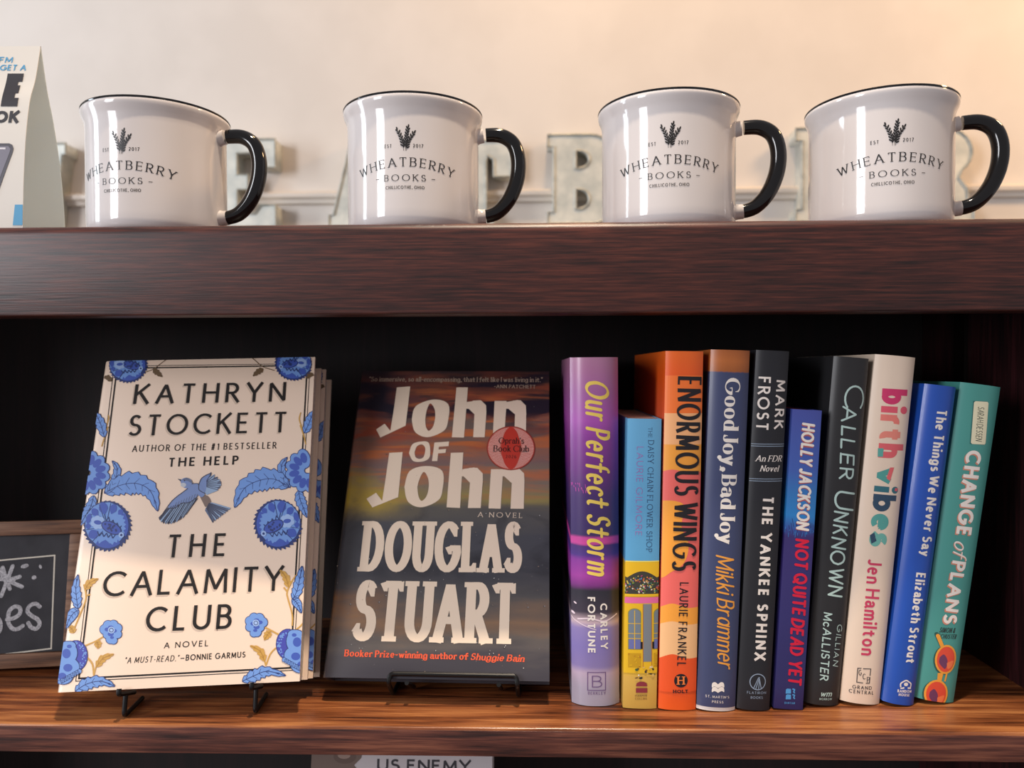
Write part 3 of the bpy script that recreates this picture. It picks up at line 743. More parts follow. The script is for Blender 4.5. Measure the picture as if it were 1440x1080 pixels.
# ------------------------------------------------------------------ books
PAGES = speckle_mat('page_edges', '#cfc4b2', '#e2d8c6', 500, .85, 2)
def c_shell(mb, W, D, H, bul, side, t, inner, z0, z1, mt, back_open=True):
    """wrapped cover seen from above: a C of thickness t; opening at 'side' ('back' for a spine-out book)"""
    n = 18
    out = [(0, D)] + [(0, D * k / 4) for k in (3, 2, 1)] + [(W * k / n, -bul(W * k / n)) for k in range(n + 1)] + [(W, D * k / 4) for k in (1, 2, 3)] + [(W, D)]
    inn = [(t, D)] + [(t, D * k / 4) for k in (3, 2, 1)] + [(t + (W - 2 * t) * k / n, -bul(W * k / n) + t) for k in range(n + 1)] + [(W - t, D * k / 4) for k in (1, 2, 3)] + [(W - t, D)]
    ring = out + inn[::-1]; m = len(out)
    mb.grid([[(x, y, z0) for x, y in ring], [(x, y, z1) for x, y in ring]], mt, True, True)
    for z, rv in ((z0, 1), (z1, 0)):
        for i in range(m - 1):
            q = [(*out[i], z), (*out[i + 1], z), (*inn[i + 1], z), (*inn[i], z)]
            mb.face(q[::-1] if rv else q, mt)
SPG = 'spine-out books on the display shelf'
def spine_book(quad, D, label, art, jacket, bulge=.15, hard=True, name='hardcover_book', top_mat=None, y_off=0.0, case=None, hinge=None, dx=0.0):
    (TL, TR, BL, BR) = quad
    b0 = at_z((BL[0] + BR[0]) / 2, (BL[1] + BR[1]) / 2, SH)
    pw = hypot(BR[0] - BL[0], 0) * b0.y / FPX; bu = pw * bulge
    yf = b0.y + bu * .75 + y_off
    P = [at_y(*p, yf) for p in (TL, TR, BL, BR)]
    a1 = atan2(P[0].x - P[2].x, P[0].z - P[2].z); a2 = atan2(P[1].x - P[3].x, P[1].z - P[3].z)
    th = a2 if hinge == 'right' else (a1 + a2) / 2
    H = ((P[0] - P[2]).length + (P[1] - P[3]).length) / 2
    T = (((P[1] - P[0]).length + (P[3] - P[2]).length) / 2) * .966
    cx = (P[0].x + P[1].x + P[2].x + P[3].x) / 4; cz = (P[0].z + P[1].z + P[2].z + P[3].z) / 4
    ux, uz = cos(th), -sin(th); vx, vz = sin(th), cos(th)
    o = Vector((cx - ux * T / 2 - vx * H / 2, yf, cz - uz * T / 2 - vz * H / 2))
    low = min(0, T * uz); o.z = SH + .0004 - low; o.x += dx
    # keep the measured top in place
    M = Matrix(((ux, 0, vx, o.x), (0, 1, 0, o.y), (uz, 0, vz, o.z), (0, 0, 0, 1)))
    root = empty(name, M, label, 'book', SPG)
    bul = lambda u: bu * max(0.0, 1 - abs(2 * u / T - 1) ** 2.7)
    sf = Surf(M, T, H, bul, plane=-bu * .6)
    t = .0022 if hard else .0005
    z0 = 0.0
    mb = MB(); jm = jacket(H) if callable(jacket) else jacket
    c_shell(mb, T, D, H, bul, 'back', t, None, .0026 if case else z0, H, jm)
    art(mb, sf, T, H)
    mb.build('dust_jacket' if hard else 'paper_cover', root, sharp=.7)
    ins = .003 if hard else .0006
    mb = MB(); g = t + .0003
    mb.box(g, T - g, t + .001, D - (.004 if hard else .0005), ins, H - ins, top_mat or PAGES); mb.build('page_block', root)
    if case:
        mb = MB(); o_ = [(T * k / 14, -bul(T * k / 14) + .0004) for k in range(15)]
        mb.prism(o_ + [(T - .0003, .02), (.0003, .02)], 0, .0025, case); mb.build('board_edge', root)
    return root

W_ = mat('#efe6dc', .5); K_ = mat('#17131a', .5)
B = SANSB
# purple romance
def jacket_purple(H): return ramp_mat('purple_lake_jacket', H, [(0, '#a7a0b0'), (.05, '#a79fb2'), (.095, '#b7a2b6'), (.115, '#8678ac'), (.17, '#8073b0'), (.225, '#8b7cb2'), (.24, '#c8aeb6'), (.27, '#3a3140'), (.33, '#272632'), (.345, '#7a2f7e'), (.375, '#a23c9c'), (.42, '#8c359a'), (.435, '#4d2f86'), (.462, '#4a2a72'), (.466, '#d2489c'), (.485, '#cc4499'), (.49, '#3b2a63'), (.60, '#45296a'), (.68, '#6f2a80'), (.77, '#8d3a97'), (.82, '#ab4fae'), (.90, '#a5619f'), (.96, '#b0719c'), (1, '#b57d9e')], .34, .018, (30, 30, 90), coat=.2)
def art_purple(mb, sf, T, H):
    yel = mat('#f0d060', .5)
    write(mb, sf, 'Our Perfect Storm', (823, 533), (826, 806), (856, 533), dict(wv=.15, wh=.085, phi=.5, round=True, track=.14, slant=.20, space=.34, jit=.012, open=2.3), yel, 1)
    write(mb, sf, 'FORTUNE', (826, 838), (826.5, 917), (836.5, 838), dict(wv=.22, wh=.20, track=.26), W_)
    write(mb, sf, 'CARLEY', (843.5, 847), (844.5, 911), (853.5, 847), dict(wv=.22, wh=.20, track=.30), W_)
    lo = mat('#6d5480', .5)
    pxline(mb, sf, [(826, 943.5), (851, 943.5), (851, 968.5), (826, 968.5)], .0006, lo, 1, closed=True)
    write(mb, sf, 'B', (832, 964.5), (846.5, 964.5), (832, 948), dict(wv=.09, wh=.08), lo)
    write(mb, sf, 'BERKLEY', (826.5, 974.5), (851.5, 974.5), (826.5, 970.5), TINY, lo)
    sp = mat('#e9d4dc', .5)
    for (x, y, l) in ((800, 870, 3), (806, 862, 3.4), (809, 848, 2.4), (799, 858, 2)): pxdisc(mb, sf, (x, y), l, l * .5, sp, 1, .6, 7)
    pxline(mb, sf, smooth_px([(797, 838), (803, 866), (816, 876), (838, 884)], 6), .0005, sp, 1); pxline(mb, sf, smooth_px([(812, 870), (830, 868), (850, 872), (868, 864)], 6), .0009, sp, 1)
    pl = mat('#c94aa8', .5)
    for i in range(16):
        x = 800 + i * 1.7 + random.uniform(-1, 1); y = 682 + random.uniform(-6, 4) + abs(i - 7) * .6
        pxline(mb, sf, [(x, y), (x + .6, y + random.uniform(2, 6))], .0004, pl, 1)
spine_book(((797, 508), (870, 508), (806, 991), (872, 994)), .150, 'thick purple romance hardcover with yellow script title, first of the spine-out row', art_purple, jacket_purple, .20, hinge='right')

# daisy paperback
def art_daisy(mb, sf, T, H):
    yl = mat('#e8b91f', .45); dk = mat('#6b5a2a', .5); bg = mat('#74808c', .5); pk = mat('#e36a9f', .5); or_ = mat('#b9741f', .5)
    X0, X1 = 868, 940
    q = lambda a, b, y0, y1, m_, l: pxpoly(mb, sf, [(a, y0), (b, y0), (b, y1), (a, y1)], m_, l)
    q(X0, X1, 788.5, 804, yl, 1); q(X0, X1, 788.5, 790, mat('#f4e06a', .5), 2)
    q(X0, X1, 803, 836, mat('#3b3a33', .5), 2)
    arcp = [(X0, 804)] + [(882 + 42 * k / 12, 812 - 9 * sin(pi * k / 12)) for k in range(13)] + [(X1, 804), (X1, 800), (X0, 800)]
    pxpoly(mb, sf, arcp, yl, 3)
    cols = [mat(c, .5) for c in ('#d9882c', '#b8437a', '#3f8a72', '#d9c05a', '#5a7fb0', '#c05a3a', '#6a8a3a', '#e0d8c0')]
    for i in range(150):
        x = random.uniform(878, 930); y = random.uniform(806, 834)
        if hypot((x - 903) / 30, (y - 838) / 30) < 1: pxdisc(mb, sf, (x, y), random.uniform(.7, 1.9), random.uniform(.5, 1.4), random.choice(cols), 3 + i % 3, random.uniform(0, 3), 6)
    q(X0, X1, 835, 838.5, yl, 4); q(X0, X1, 839.5, 848, pk, 4); q(X0, X1, 848, 946, yl, 3)
    for a, b in ((883, 901.5), (919, 940)):
        cxm = (a + b) / 2; rr = (b - a) / 2
        pxpoly(mb, sf, [(a, 913)] + [(cxm - rr * cos(pi * k / 10), 862 - 7 * sin(pi * k / 10)) for k in range(11)] + [(b, 913)], mat('#8f8a3a', .5), 4)
        pxpoly(mb, sf, [(a + 1, 912)] + [(cxm - (rr - 1) * cos(pi * k / 10), 863 - 7 * sin(pi * k / 10)) for k in range(11)] + [(b - 1, 912)], bg, 5)
        for yy in (876, 890, 897): q(a, b, yy, yy + .8, yl, 6)
        q(a + (b - a) * .5 - .5, a + (b - a) * .5 + .5, 858, 912, yl, 6)
        q(a + 1, b - 1, 899, 912, mat('#6a70a8', .5), 5) 
        q(a, b, 918, 938, mat('#c99a12', .5), 4)
        for i in range(14): pxdisc(mb, sf, (random.uniform(a + 1, b - 1), random.uniform(919, 937)), 1.4, .6, yl if i % 2 else or_, 5 + i % 2, random.uniform(0, 3), 6)
    q(904.5, 916, 849, 930, mat('#7c8288', .5), 4); q(903.5, 904.5, 849, 938, or_, 5); q(916, 917, 849, 938, or_, 5)
    q(900.5, 903.5, 902, 912, K_, 6); q(917.2, 920, 902, 912, K_, 6)
    for i in range(18): pxdisc(mb, sf, (random.uniform(889, 920), random.uniform(936, 953)), random.uniform(1, 3), random.uniform(.8, 2), mat(random.choice(['#efe6d0', '#3a5a3a', '#8a6a3a', '#2a2a28', '#d8b46a', '#6a4a2a']), .5), 6 + i % 3, random.uniform(-.4, .4), 7)
    mr = mat('#8a2f3a', .5)
    pxpoly(mb, sf, [(894, 964.5), (895, 960), (899, 958), (905, 958), (909, 960), (910, 964.5)], mr, 5); q(894, 910, 967, 973.5, mr, 5)
    tb = mat('#7a5a34', .5)
    for y_ in (979.5, 983.5): write(mb, sf, 'HARPER' if y_ < 980 else 'COLLINS', (893, y_), (909.5, y_), (893, y_ - 3), TINY, tb)
    bl = mat('#35587c', .5)
    write(mb, sf, 'THE', (911.5, 601), (911.3, 615), (917, 601), dict(wv=.10, wh=.06, serif=.06, track=.2), bl)
    write(mb, sf, 'DAISY CHAIN FLOWER SHOP', (911.3, 619), (908.5, 776), (919.5, 619), dict(wv=.12, wh=.06, phi=.2, serif=.07, track=.22), bl)
    write(mb, sf, 'LAURIE GILMORE', (895.5, 628), (893.2, 753), (904.5, 628), dict(wv=.10, wh=.07, phi=.2, track=.26), mat('#a274b4', .5))
spine_book(((882, 591), (931, 590.5), (875, 997), (924, 998)), .128, 'short sky blue and yellow paperback with shop front art beside the purple hardcover', art_daisy,
           lambda H: ramp_mat('daisy_cover', H, [(0, '#c9a04c'), (.11, '#d9ae4e'), (.13, '#e8b91f'), (.50, '#e8b91f'), (.51, '#5ca3cf'), (1, '#6cb2dc')], .35, coat=.15), .05, False, 'paperback_book')

# orange novel
def art_orange(mb, sf, T, H):
    cols = {c: mat(c, .42) for c in ('#f8b47a', '#f6a33c', '#ee6a62', '#f1873a', '#e9551f', '#f3bd85', '#f7772e')}
    def patch(pts, c, l): pxpoly(mb, sf, smooth_px(pts + [pts[0]], 5), cols[c], l)
    A = lambda y0, y1, c, l, d0=0, d1=0: pxpoly(mb, sf, [(915, y0)] + smooth_px([(925, y0 + d0), (945, y0 - d0), (968, y0 + d0 * .6), (1000, y0)], 5) + smooth_px([(1000, y1), (968, y1 + d1), (945, y1 - d1 * .6), (925, y1 + d1)], 5) + [(915, y1)], cols[c], l)
    A(528, 582, '#f7772e', 1); A(581, 625, '#f8b47a', 2); A(624, 664, '#f6a33c', 1, 2); A(663, 860, '#ee6a62', 2, 3, 3)
    patch([(925, 705), (948, 704), (962, 712), (958, 740), (968, 765), (962, 790), (945, 803), (925, 806)], '#f6a33c', 3)
    A(852, 882, '#f6a33c', 3, 4, 0); A(876, 928, '#f3bd85', 4, 3, 4); A(923, 972, '#e9551f', 5, 4); A(972, 1010, '#ee5a22', 6, 2) if False else None
    W2 = dict(wv=.16, wh=.07, phi=.15, track=.14, space=.36, pw=1.2)
    write(mb, sf, 'ENORMOUS WINGS', (953, 529), (944.5, 802), (987, 529), W2, K_, 8)
    write(mb, sf, 'LAURIE FRANKEL', (955.5, 818), (951.5, 936), (968, 818), dict(wv=.14, wh=.12, track=.26), K_, 8)
    pxdisc(mb, sf, (957, 956), 9.6, 9.6, K_, 8); write(mb, sf, 'H', (952, 961.5), (962, 961.5), (952, 950), dict(wv=.2, wh=.1, serif=.12, track=.1), mat('#f0803a', .4), 9)
    write(mb, sf, 'HOLT', (946, 973.5), (967, 973.5), (946, 968.8), dict(wv=.24, wh=.2, track=.2, serif=.06), K_, 8)
spine_book(((933, 497), (992, 497), (927, 999), (977, 1000)), .155, 'tall orange and coral novel with black capital title between blue paperback and navy hardcover', art_orange,
           lambda H: ramp_mat('orange_jacket', H, [(0, '#e85f22'), (.06, '#e9551f'), (.5, '#ee6a62'), (.93, '#ee5a16'), (1, '#f06a1c')], .36, coat=.15), .10)

# navy
DID = dict(wv=.25, wh=.05, serif=.05, sth=.05, track=.07, space=.15, half=True, pw=2.2)
def art_navy(mb, sf, T, H):
    write(mb, sf, 'Good Joy, Bad Joy', (1019.5, 531), (1010.5, 764), (1041, 531), DID, W_)
    write(mb, sf, 'Mikki Brammer', (1006, 779), (1008.5, 937), (1031, 779), dict(wv=.11, wh=.07, phi=.5, round=True, track=.08, slant=.25, jit=.02, space=.3), mat('#eda03f', .5))
    for sx in (-1, 1):
        for yy in (959.5, 966):
            c = 1009
            pxpoly(mb, sf, smooth_px([(c, yy + 1.5), (c + sx * 4, yy - 1.5), (c + sx * 8, yy), (c + sx * 8.6, yy + 6), (c + sx * 5, yy + 4.4), (c, yy + 7)], 3), W_, 1)
    write(mb, sf, "ST. MARTIN'S", (991.5, 979.5), (1025, 981.5), (991.5, 976), TINY, W_); write(mb, sf, 'PRESS', (1000.5, 987), (1016.5, 988), (1000.5, 983.5), TINY, W_)
spine_book(((995, 496.5), (1056, 497), (979, 1000), (1031, 1002.5)), .155, 'navy hardcover with brown band at the top and cream bold title', art_navy,
           lambda H: ramp_mat('navy_jacket', H, [(0, '#3c4466'), (.938, '#3b4468'), (.941, '#a25a28'), (.97, '#b9682f'), (1, '#a85c2a')], .40, .004, (400, 400, 60), coat=.1), .14, case=mat('#e5dfd8', .5), dx=.0007)

# black political novel
def art_frost(mb, sf, T, H):
    wr = mat('#e9dfd6', .5)
    S2 = dict(wv=.20, wh=.17, track=.28)
    write(mb, sf, 'MARK', (1091.5, 534), (1088, 603), (1105.5, 534), S2, wr); write(mb, sf, 'FROST', (1067, 529.5), (1063.2, 605), (1083.5, 530), dict(wv=.17, wh=.16, track=.24), wr)
    g = mat('#8fa0b4', .5)
    for y0 in (624, 627, 673, 676): pxline(mb, sf, [(1040, y0), (1108, y0 + .5)], .0004, g, 1)
    IT2 = dict(wv=.15, wh=.05, phi=.15, serif=.07, slant=.28, track=.14, half=True, space=.34)
    write(mb, sf, 'An FDR', (1062, 648.5), (1099, 649), (1062, 640), IT2, wr); write(mb, sf, 'Novel', (1068, 662.5), (1094, 663), (1068, 654), IT2, wr)
    write(mb, sf, 'THE YANKEE SPHINX', (1072.5, 697), (1060.3, 928), (1088, 698), dict(wv=.23, wh=.20, track=.30, space=.5), wr)
    for p in disc((1065, 958), 11, 26),: pxline(mb, sf, p, .0006, g, 1, closed=True)
    for a, b in (((1059, 967), (1066, 952)), ((1062, 968), (1067, 953)), ((1070, 968), (1067, 953)), ((1066, 952), (1068, 952)), ((1066, 968), (1067.5, 956))): pxline(mb, sf, [a, b], .0005, g, 1)
    write(mb, sf, 'FLATIRON', (1050, 974.5), (1077, 975.5), (1050, 971), TINY, g); write(mb, sf, 'BOOKS', (1055, 981.5), (1072, 982), (1055, 978), TINY, g)
spine_book(((1061, 497), (1112, 497), (1036.5, 999), (1081, 1001.5)), .155, 'charcoal hardcover with spaced white capitals beside the navy book', art_frost, mat('#232429', .42, 0, .4), .12)

# holly paperback
def art_holly(mb, sf, T, H):
    HB = dict(wv=.19, wh=.17, round=True, track=.12, jit=.03, slant=.12, space=.3)
    sh = mat('#b05a58', .5)
    write(mb, sf, 'HOLLY JACKSON', (1127.3, 596), (1118.5, 745), (1146, 594), HB, sh, 1)
    write(mb, sf, 'HOLLY JACKSON', (1127.5, 594), (1119, 744), (1146, 594), HB, W_, 2)
    write(mb, sf, 'NOT QUITE DEAD YET', (1118.5, 757), (1107.5, 962), (1138, 757), HB, mat('#d4163a', .45), 2)
    bu = mat('#4f9bd6', .5)
    for y0 in (968.5, 976.5):
        pxpoly(mb, sf, [(1105, y0 + .5), (1107, y0 - .5), (1112, y0), (1112, y0 + 6.5), (1104.5, y0 + 6.5)], bu, 1); pxline(mb, sf, smooth_px([(1114, y0), (1117, y0 + 1), (1116, y0 + 4), (1117.5, y0 + 6)], 3), .0009, bu, 1)
    write(mb, sf, 'BANTAM', (1103, 989.5), (1117.5, 990), (1103, 986.5), TINY, bu)
    dp = mat('#2c2a66', .4); cy = mat('#2f7fc4', .4)
    for i in range(46):
        x = random.uniform(1103, 1149); y = 746 + random.uniform(-6, 6); l = random.uniform(4, 16)
        pxline(mb, sf, [(x, y), (x - random.uniform(.5, 2), y - l)] if i % 2 else [(x, y), (x - random.uniform(0, 1.5), y + l * .5)], .0003, dp if i % 2 else cy, 0)
def holly_j(H): return ramp_mat('holly_cover', H, [(0, '#262458'), (.3, '#2e2a68'), (.58, '#33286a'), (.605, '#2f4f9c'), (.65, '#2785cc'), (.72, '#2f78bd'), (.8, '#3f5fb0'), (1, '#4450a0')], .38, .02, (90, 90, 20), coat=.1)
spine_book(((1113, 578.5), (1157, 579), (1087.5, 999), (1129, 999.5)), .128, 'short blue and indigo paperback with red brush title between two black hardcovers', art_holly, holly_j, .03, False, 'paperback_book', top_mat=speckle_mat('red_stained_pages', '#8a3540', '#a34550', 400, .8, 2))

# caller
def art_caller(mb, sf, T, H):
    mint = mat('#b9d3cc', .5); Hn = dict(wv=.125, wh=.125, round=True, track=.20, jit=.035, slant=.08, space=.3)
    write(mb, sf, 'C', (1187, 541), (1185, 573), (1217, 543), dict(wv=.09, wh=.09, round=True), mint)
    write(mb, sf, 'ALLER', (1184, 570), (1177.5, 673), (1205.5, 571), Hn, mint)
    write(mb, sf, 'U', (1173, 688), (1171, 714), (1203, 690), dict(wv=.10, wh=.10, round=True, slant=.1), mint)
    write(mb, sf, 'NKNOWN', (1171, 717), (1162, 837), (1193, 718), Hn, mint)
    write(mb, sf, 'McALLISTER', (1157.3, 859), (1151.5, 955), (1169.5, 859), dict(wv=.15, wh=.15, round=True, track=.18, jit=.03, slant=.12), mint)
    write(mb, sf, 'GILLIAN', (1176.5, 877), (1170, 935), (1185, 877), dict(wv=.12, wh=.12, round=True, track=.28, jit=.03, slant=.12), mint)
    write(mb, sf, 'wm', (1152, 978), (1168, 978.5), (1152, 970), dict(wv=.16, wh=.12, round=True, slant=.3, track=.1), mint); write(mb, sf, 'MORROW', (1151, 983), (1169, 983.5), (1151, 980), TINY, mint)
spine_book(((1169, 507), (1225, 509), (1131, 992.5), (1177, 995)), .155, 'black hardcover with pale mint handwritten title leaning beside the cream book', art_caller, mat('#2b2b2d', .38, 0, .4), .16)

# birth vibes
def art_birth(mb, sf, T, H):
    c = lambda h: mat(h, .5)
    cols = [c(x) for x in ('#d2356a', '#e2596c', '#ea7f74', '#e98a7a', '#e0646a')]; col2 = [c(x) for x in ('#4f9f97', '#33707c', '#2f4a62', '#57a59c', '#6fb5a8')]
    F2 = dict(wv=.25, wh=.22, track=.10, twoa=True, open=1.7)
    write(mb, sf, 'birth', (1240, 546), (1233.5, 643), (1276, 548), F2, lambda i: cols[i])
    write(mb, sf, 'vibes', (1231, 656), (1220.5, 767), (1264, 659), F2, lambda i: col2[i])
    # overlapping second colours inside the letters
    for pts, h in (([(1233.5, 630), (1241, 630), (1240, 642), (1233, 642)], '#5aa79c'), ([(1250, 657), (1256, 657), (1250, 676), (1245, 672)], '#e2666a'), ([(1258, 686), (1263, 687), (1261, 691), (1257, 690)], '#e0626a'), ([(1222, 752), (1228, 748), (1231, 760), (1224, 764)], '#2f4a62')): pxpoly(mb, sf, pts, c(h), 2)
    write(mb, sf, 'Jen Hamilton', (1219.5, 785), (1209.5, 920), (1239, 785), dict(wv=.17, wh=.15, track=.16, twoa=True, space=.3), c('#cf3f62'))
    g = c('#4a4546')
    pxline(mb, sf, [(1212, 959), (1203.5, 958), (1205, 938.5), (1210, 938.5)], .0006, g, 1); pxline(mb, sf, [(1212, 939), (1223, 939.5), (1222, 949)], .0006, g, 1); pxline(mb, sf, [(1222, 951), (1221, 959.5), (1216, 959.5)], .0006, g, 1)
    for ch, x, y in (('G', 1206, 948.5), ('C', 1211.5, 954), ('P', 1217.5, 958.5)): write(mb, sf, ch, (x, y), (x + 4.2, y), (x, y - 8), dict(wv=.12, wh=.10), g)
    write(mb, sf, 'GRAND', (1197.5, 967), (1224.5, 969), (1197.8, 962), dict(wv=.17, wh=.15, track=.3), g); write(mb, sf, 'CENTRAL', (1193, 973), (1227.5, 976), (1193.3, 968), dict(wv=.17, wh=.15, track=.3), g)
spine_book(((1229, 505), (1288.5, 508.5), (1180, 990), (1236.7, 995)), .155, 'cream hardcover with coral and teal lowercase title', art_birth, mat('#ecd6c0', .42), .14)

# blue
def art_blue(mb, sf, T, H):
    Sb = dict(wv=.20, wh=.17, track=.15, twoa=True, space=.36)
    write(mb, sf, 'The Things We Never Say', (1316.3, 575), (1292.5, 781), (1331, 577), Sb, W_)
    write(mb, sf, 'Elizabeth Strout', (1287, 804), (1272, 931), (1301, 806), Sb, W_)
    pxline(mb, sf, smooth_px([(1265, 965), (1265, 960), (1269, 957), (1273, 955.5), (1277, 958), (1280, 961), (1279, 966)], 4), .0009, W_, 1); pxdisc(mb, sf, (1272.5, 961), 3, 2.6, W_, 1); pxpoly(mb, sf, [(1264.5, 966), (1270, 964.5), (1270, 967), (1264.5, 967.5)], W_, 1); pxpoly(mb, sf, [(1275, 965), (1280, 966), (1280, 968), (1275, 967.5)], W_, 1)
    write(mb, sf, 'RANDOM', (1260.5, 972), (1281, 973.5), (1260.5, 968), dict(wv=.2, wh=.18, track=.26), W_); write(mb, sf, 'HOUSE', (1262, 977), (1278, 978.5), (1262, 973.2), dict(wv=.2, wh=.18, track=.26), W_)
spine_book(((1298, 546.5), (1346, 550), (1240.5, 990.5), (1284, 997)), .148, 'bright blue hardcover with white title leaning on the teal book', art_blue, mat('#1d4fae', .38, 0, .5, .1), .18)

# teal
def art_teal(mb, sf, T, H):
    sal = mat('#d58a72', .5); cream = mat('#e9e2c0', .5); dk = mat('#2c3b38', .5)
    pxpoly(mb, sf, [(1367, 563.5), (1387, 564.5), (1383, 625.5), (1362, 624)], mat('#2f6a66', .5), 1)
    tagp = [(1368, 566), (1370, 564), (1387, 565), (1388.5, 567), (1385, 623), (1383.5, 625), (1365, 624), (1363.5, 622)]
    pxpoly(mb, sf, tagp, cream, 2)
    write(mb, sf, 'SARAH DESSEN', (1373.3, 571.5), (1369.8, 619.5), (1382.5, 572), dict(wv=.075, wh=.075, round=True, track=.16, slant=.12, jit=.015, space=.3, open=3), dk, 3)
    Sc = dict(wv=.22, wh=.20, track=.16)
    for dx, dy, m_, l in ((-1.6, 1.6, sal, 1), (0, 0, W_, 2)):
        write(mb, sf, 'CHANGE', (1357.5 + dx, 632 + dy), (1342.5 + dx, 752 + dy), (1379.5 + dx, 634 + dy), Sc, m_, l)
        write(mb, sf, 'PLANS', (1338 + dx, 787 + dy), (1324 + dx, 875 + dy), (1357.5 + dx, 789 + dy), Sc, m_, l)
        write(mb, sf, 'of', (1341 + dx * .6, 758 + dy * .6), (1338.5 + dx * .6, 780 + dy * .6), (1361 + dx * .6, 760 + dy * .6), dict(wv=.11, wh=.07, round=True, slant=.35, track=.08), m_, l)
    Hs = dict(wv=.13, wh=.13, round=True, track=.18, slant=.25)
    write(mb, sf, 'SIMON &', (1319, 888.5), (1341, 889.5), (1319.5, 881), Hs, dk); write(mb, sf, 'SCHUSTER', (1317, 896.5), (1343, 898), (1317.5, 890), Hs, dk)
    of = mat('#eda03a', .45); rd = mat('#df4f36', .4); pu = mat('#6e3b5e', .4); sd = mat('#27584f', .5)
    for (c, rx, ry, rot) in (((1328.6, 926), 15.5, 20.5, .12), ((1315, 974.5), 16.5, 20, .12)):
        pxdisc(mb, sf, (c[0] - 2, c[1] + 1), rx, ry, sd, 1, rot); pxdisc(mb, sf, c, rx, ry, of, 4, rot); pxdisc(mb, sf, c, rx - 2.6, ry - 2.6, rd, 5, rot)
        pxpoly(mb, sf, smooth_px([(c[0] - 9, c[1] - 3), (c[0] - 3, c[1] - 7), (c[0] + 2, c[1] + 2), (c[0] - 1, c[1] + 13), (c[0] - 6, c[1] + 10), (c[0] - 10, c[1] + 4), (c[0] - 9, c[1] - 3)], 4), pu, 6)
        pxpoly(mb, sf, smooth_px([(c[0] + 1, c[1] + 5), (c[0] + 11, c[1] + 2), (c[0] + 8, c[1] + 11), (c[0] + 2, c[1] + 13), (c[0] + 1, c[1] + 5)], 4), mat('#ee7a48', .4), 6)
    pxpoly(mb, sf, [(1317, 945), (1325, 945), (1322, 957), (1316, 957)], of, 3); pxline(mb, sf, [(1330, 945), (1327, 957)], .0012, of, 3)
    pxline(mb, sf, [(1316, 891), (1323, 907)], .0030, sd, 2, rnd=True); pxline(mb, sf, [(1317.5, 893), (1323, 907)], .0026, of, 3, rnd=True)
spine_book(((1347, 545.5), (1410, 550.5), (1285.5, 987.5), (1339.5, 993)), .140, 'teal hardcover with sunglasses on its spine leaning at the end of the row', art_teal, mat('#4b978e', .42), .13)

# ------------------------------------------------------------------ face-out books
def face_book(M, W, H, T, label, name, cover, art, surf, group=None, grp_label=None):
    root = empty(name, M, label, 'book', group)
    mb = MB(); t = .0026; r = .004
    # jacket wrapped over front, spine and back: C open on the fore-edge
    sp = [(-.0015 * sin(pi * k / 10) * 1.0, T * k / 10) for k in range(11)]
    out = [(W, 0), (W * .66, 0), (W * .33, 0), (.004, 0), (.0012, .0006)] + [(x, max(.0025, min(T - .0025, y))) for x, y in sp[1:-1]] + [(.0012, T - .0006), (.004, T), (W * .5, T), (W, T)]
    inn = [(W, t), (W * .66, t), (W * .33, t), (.005, t), (.004, t)] + [(.0026, max(t, min(T - t, y))) for x, y in sp[1:-1]] + [(.004, T - t), (.005, T - t), (W * .5, T - t), (W, T - t)]
    ring = out + inn[::-1]; m = len(out)
    mb.grid([[(x, y, 0) for x, y in ring], [(x, y, H) for x, y in ring]], cover, True, True, True)
    for z, rv in ((0, 0), (H, 1)):
        for i in range(m - 1):
            q = [(*out[i], z), (*out[i + 1], z), (*inn[i + 1], z), (*inn[i], z)]; mb.face(q[::-1] if rv else q, cover)
    art(mb, surf)
    mb.build('dust_jacket', root, sharp=.6)
    mb = MB(); mb.box(.0045, W - .0035, t + .0003, T - t - .0003, .003, H - .003, PAGES); mb.build('page_block', root)
    return root

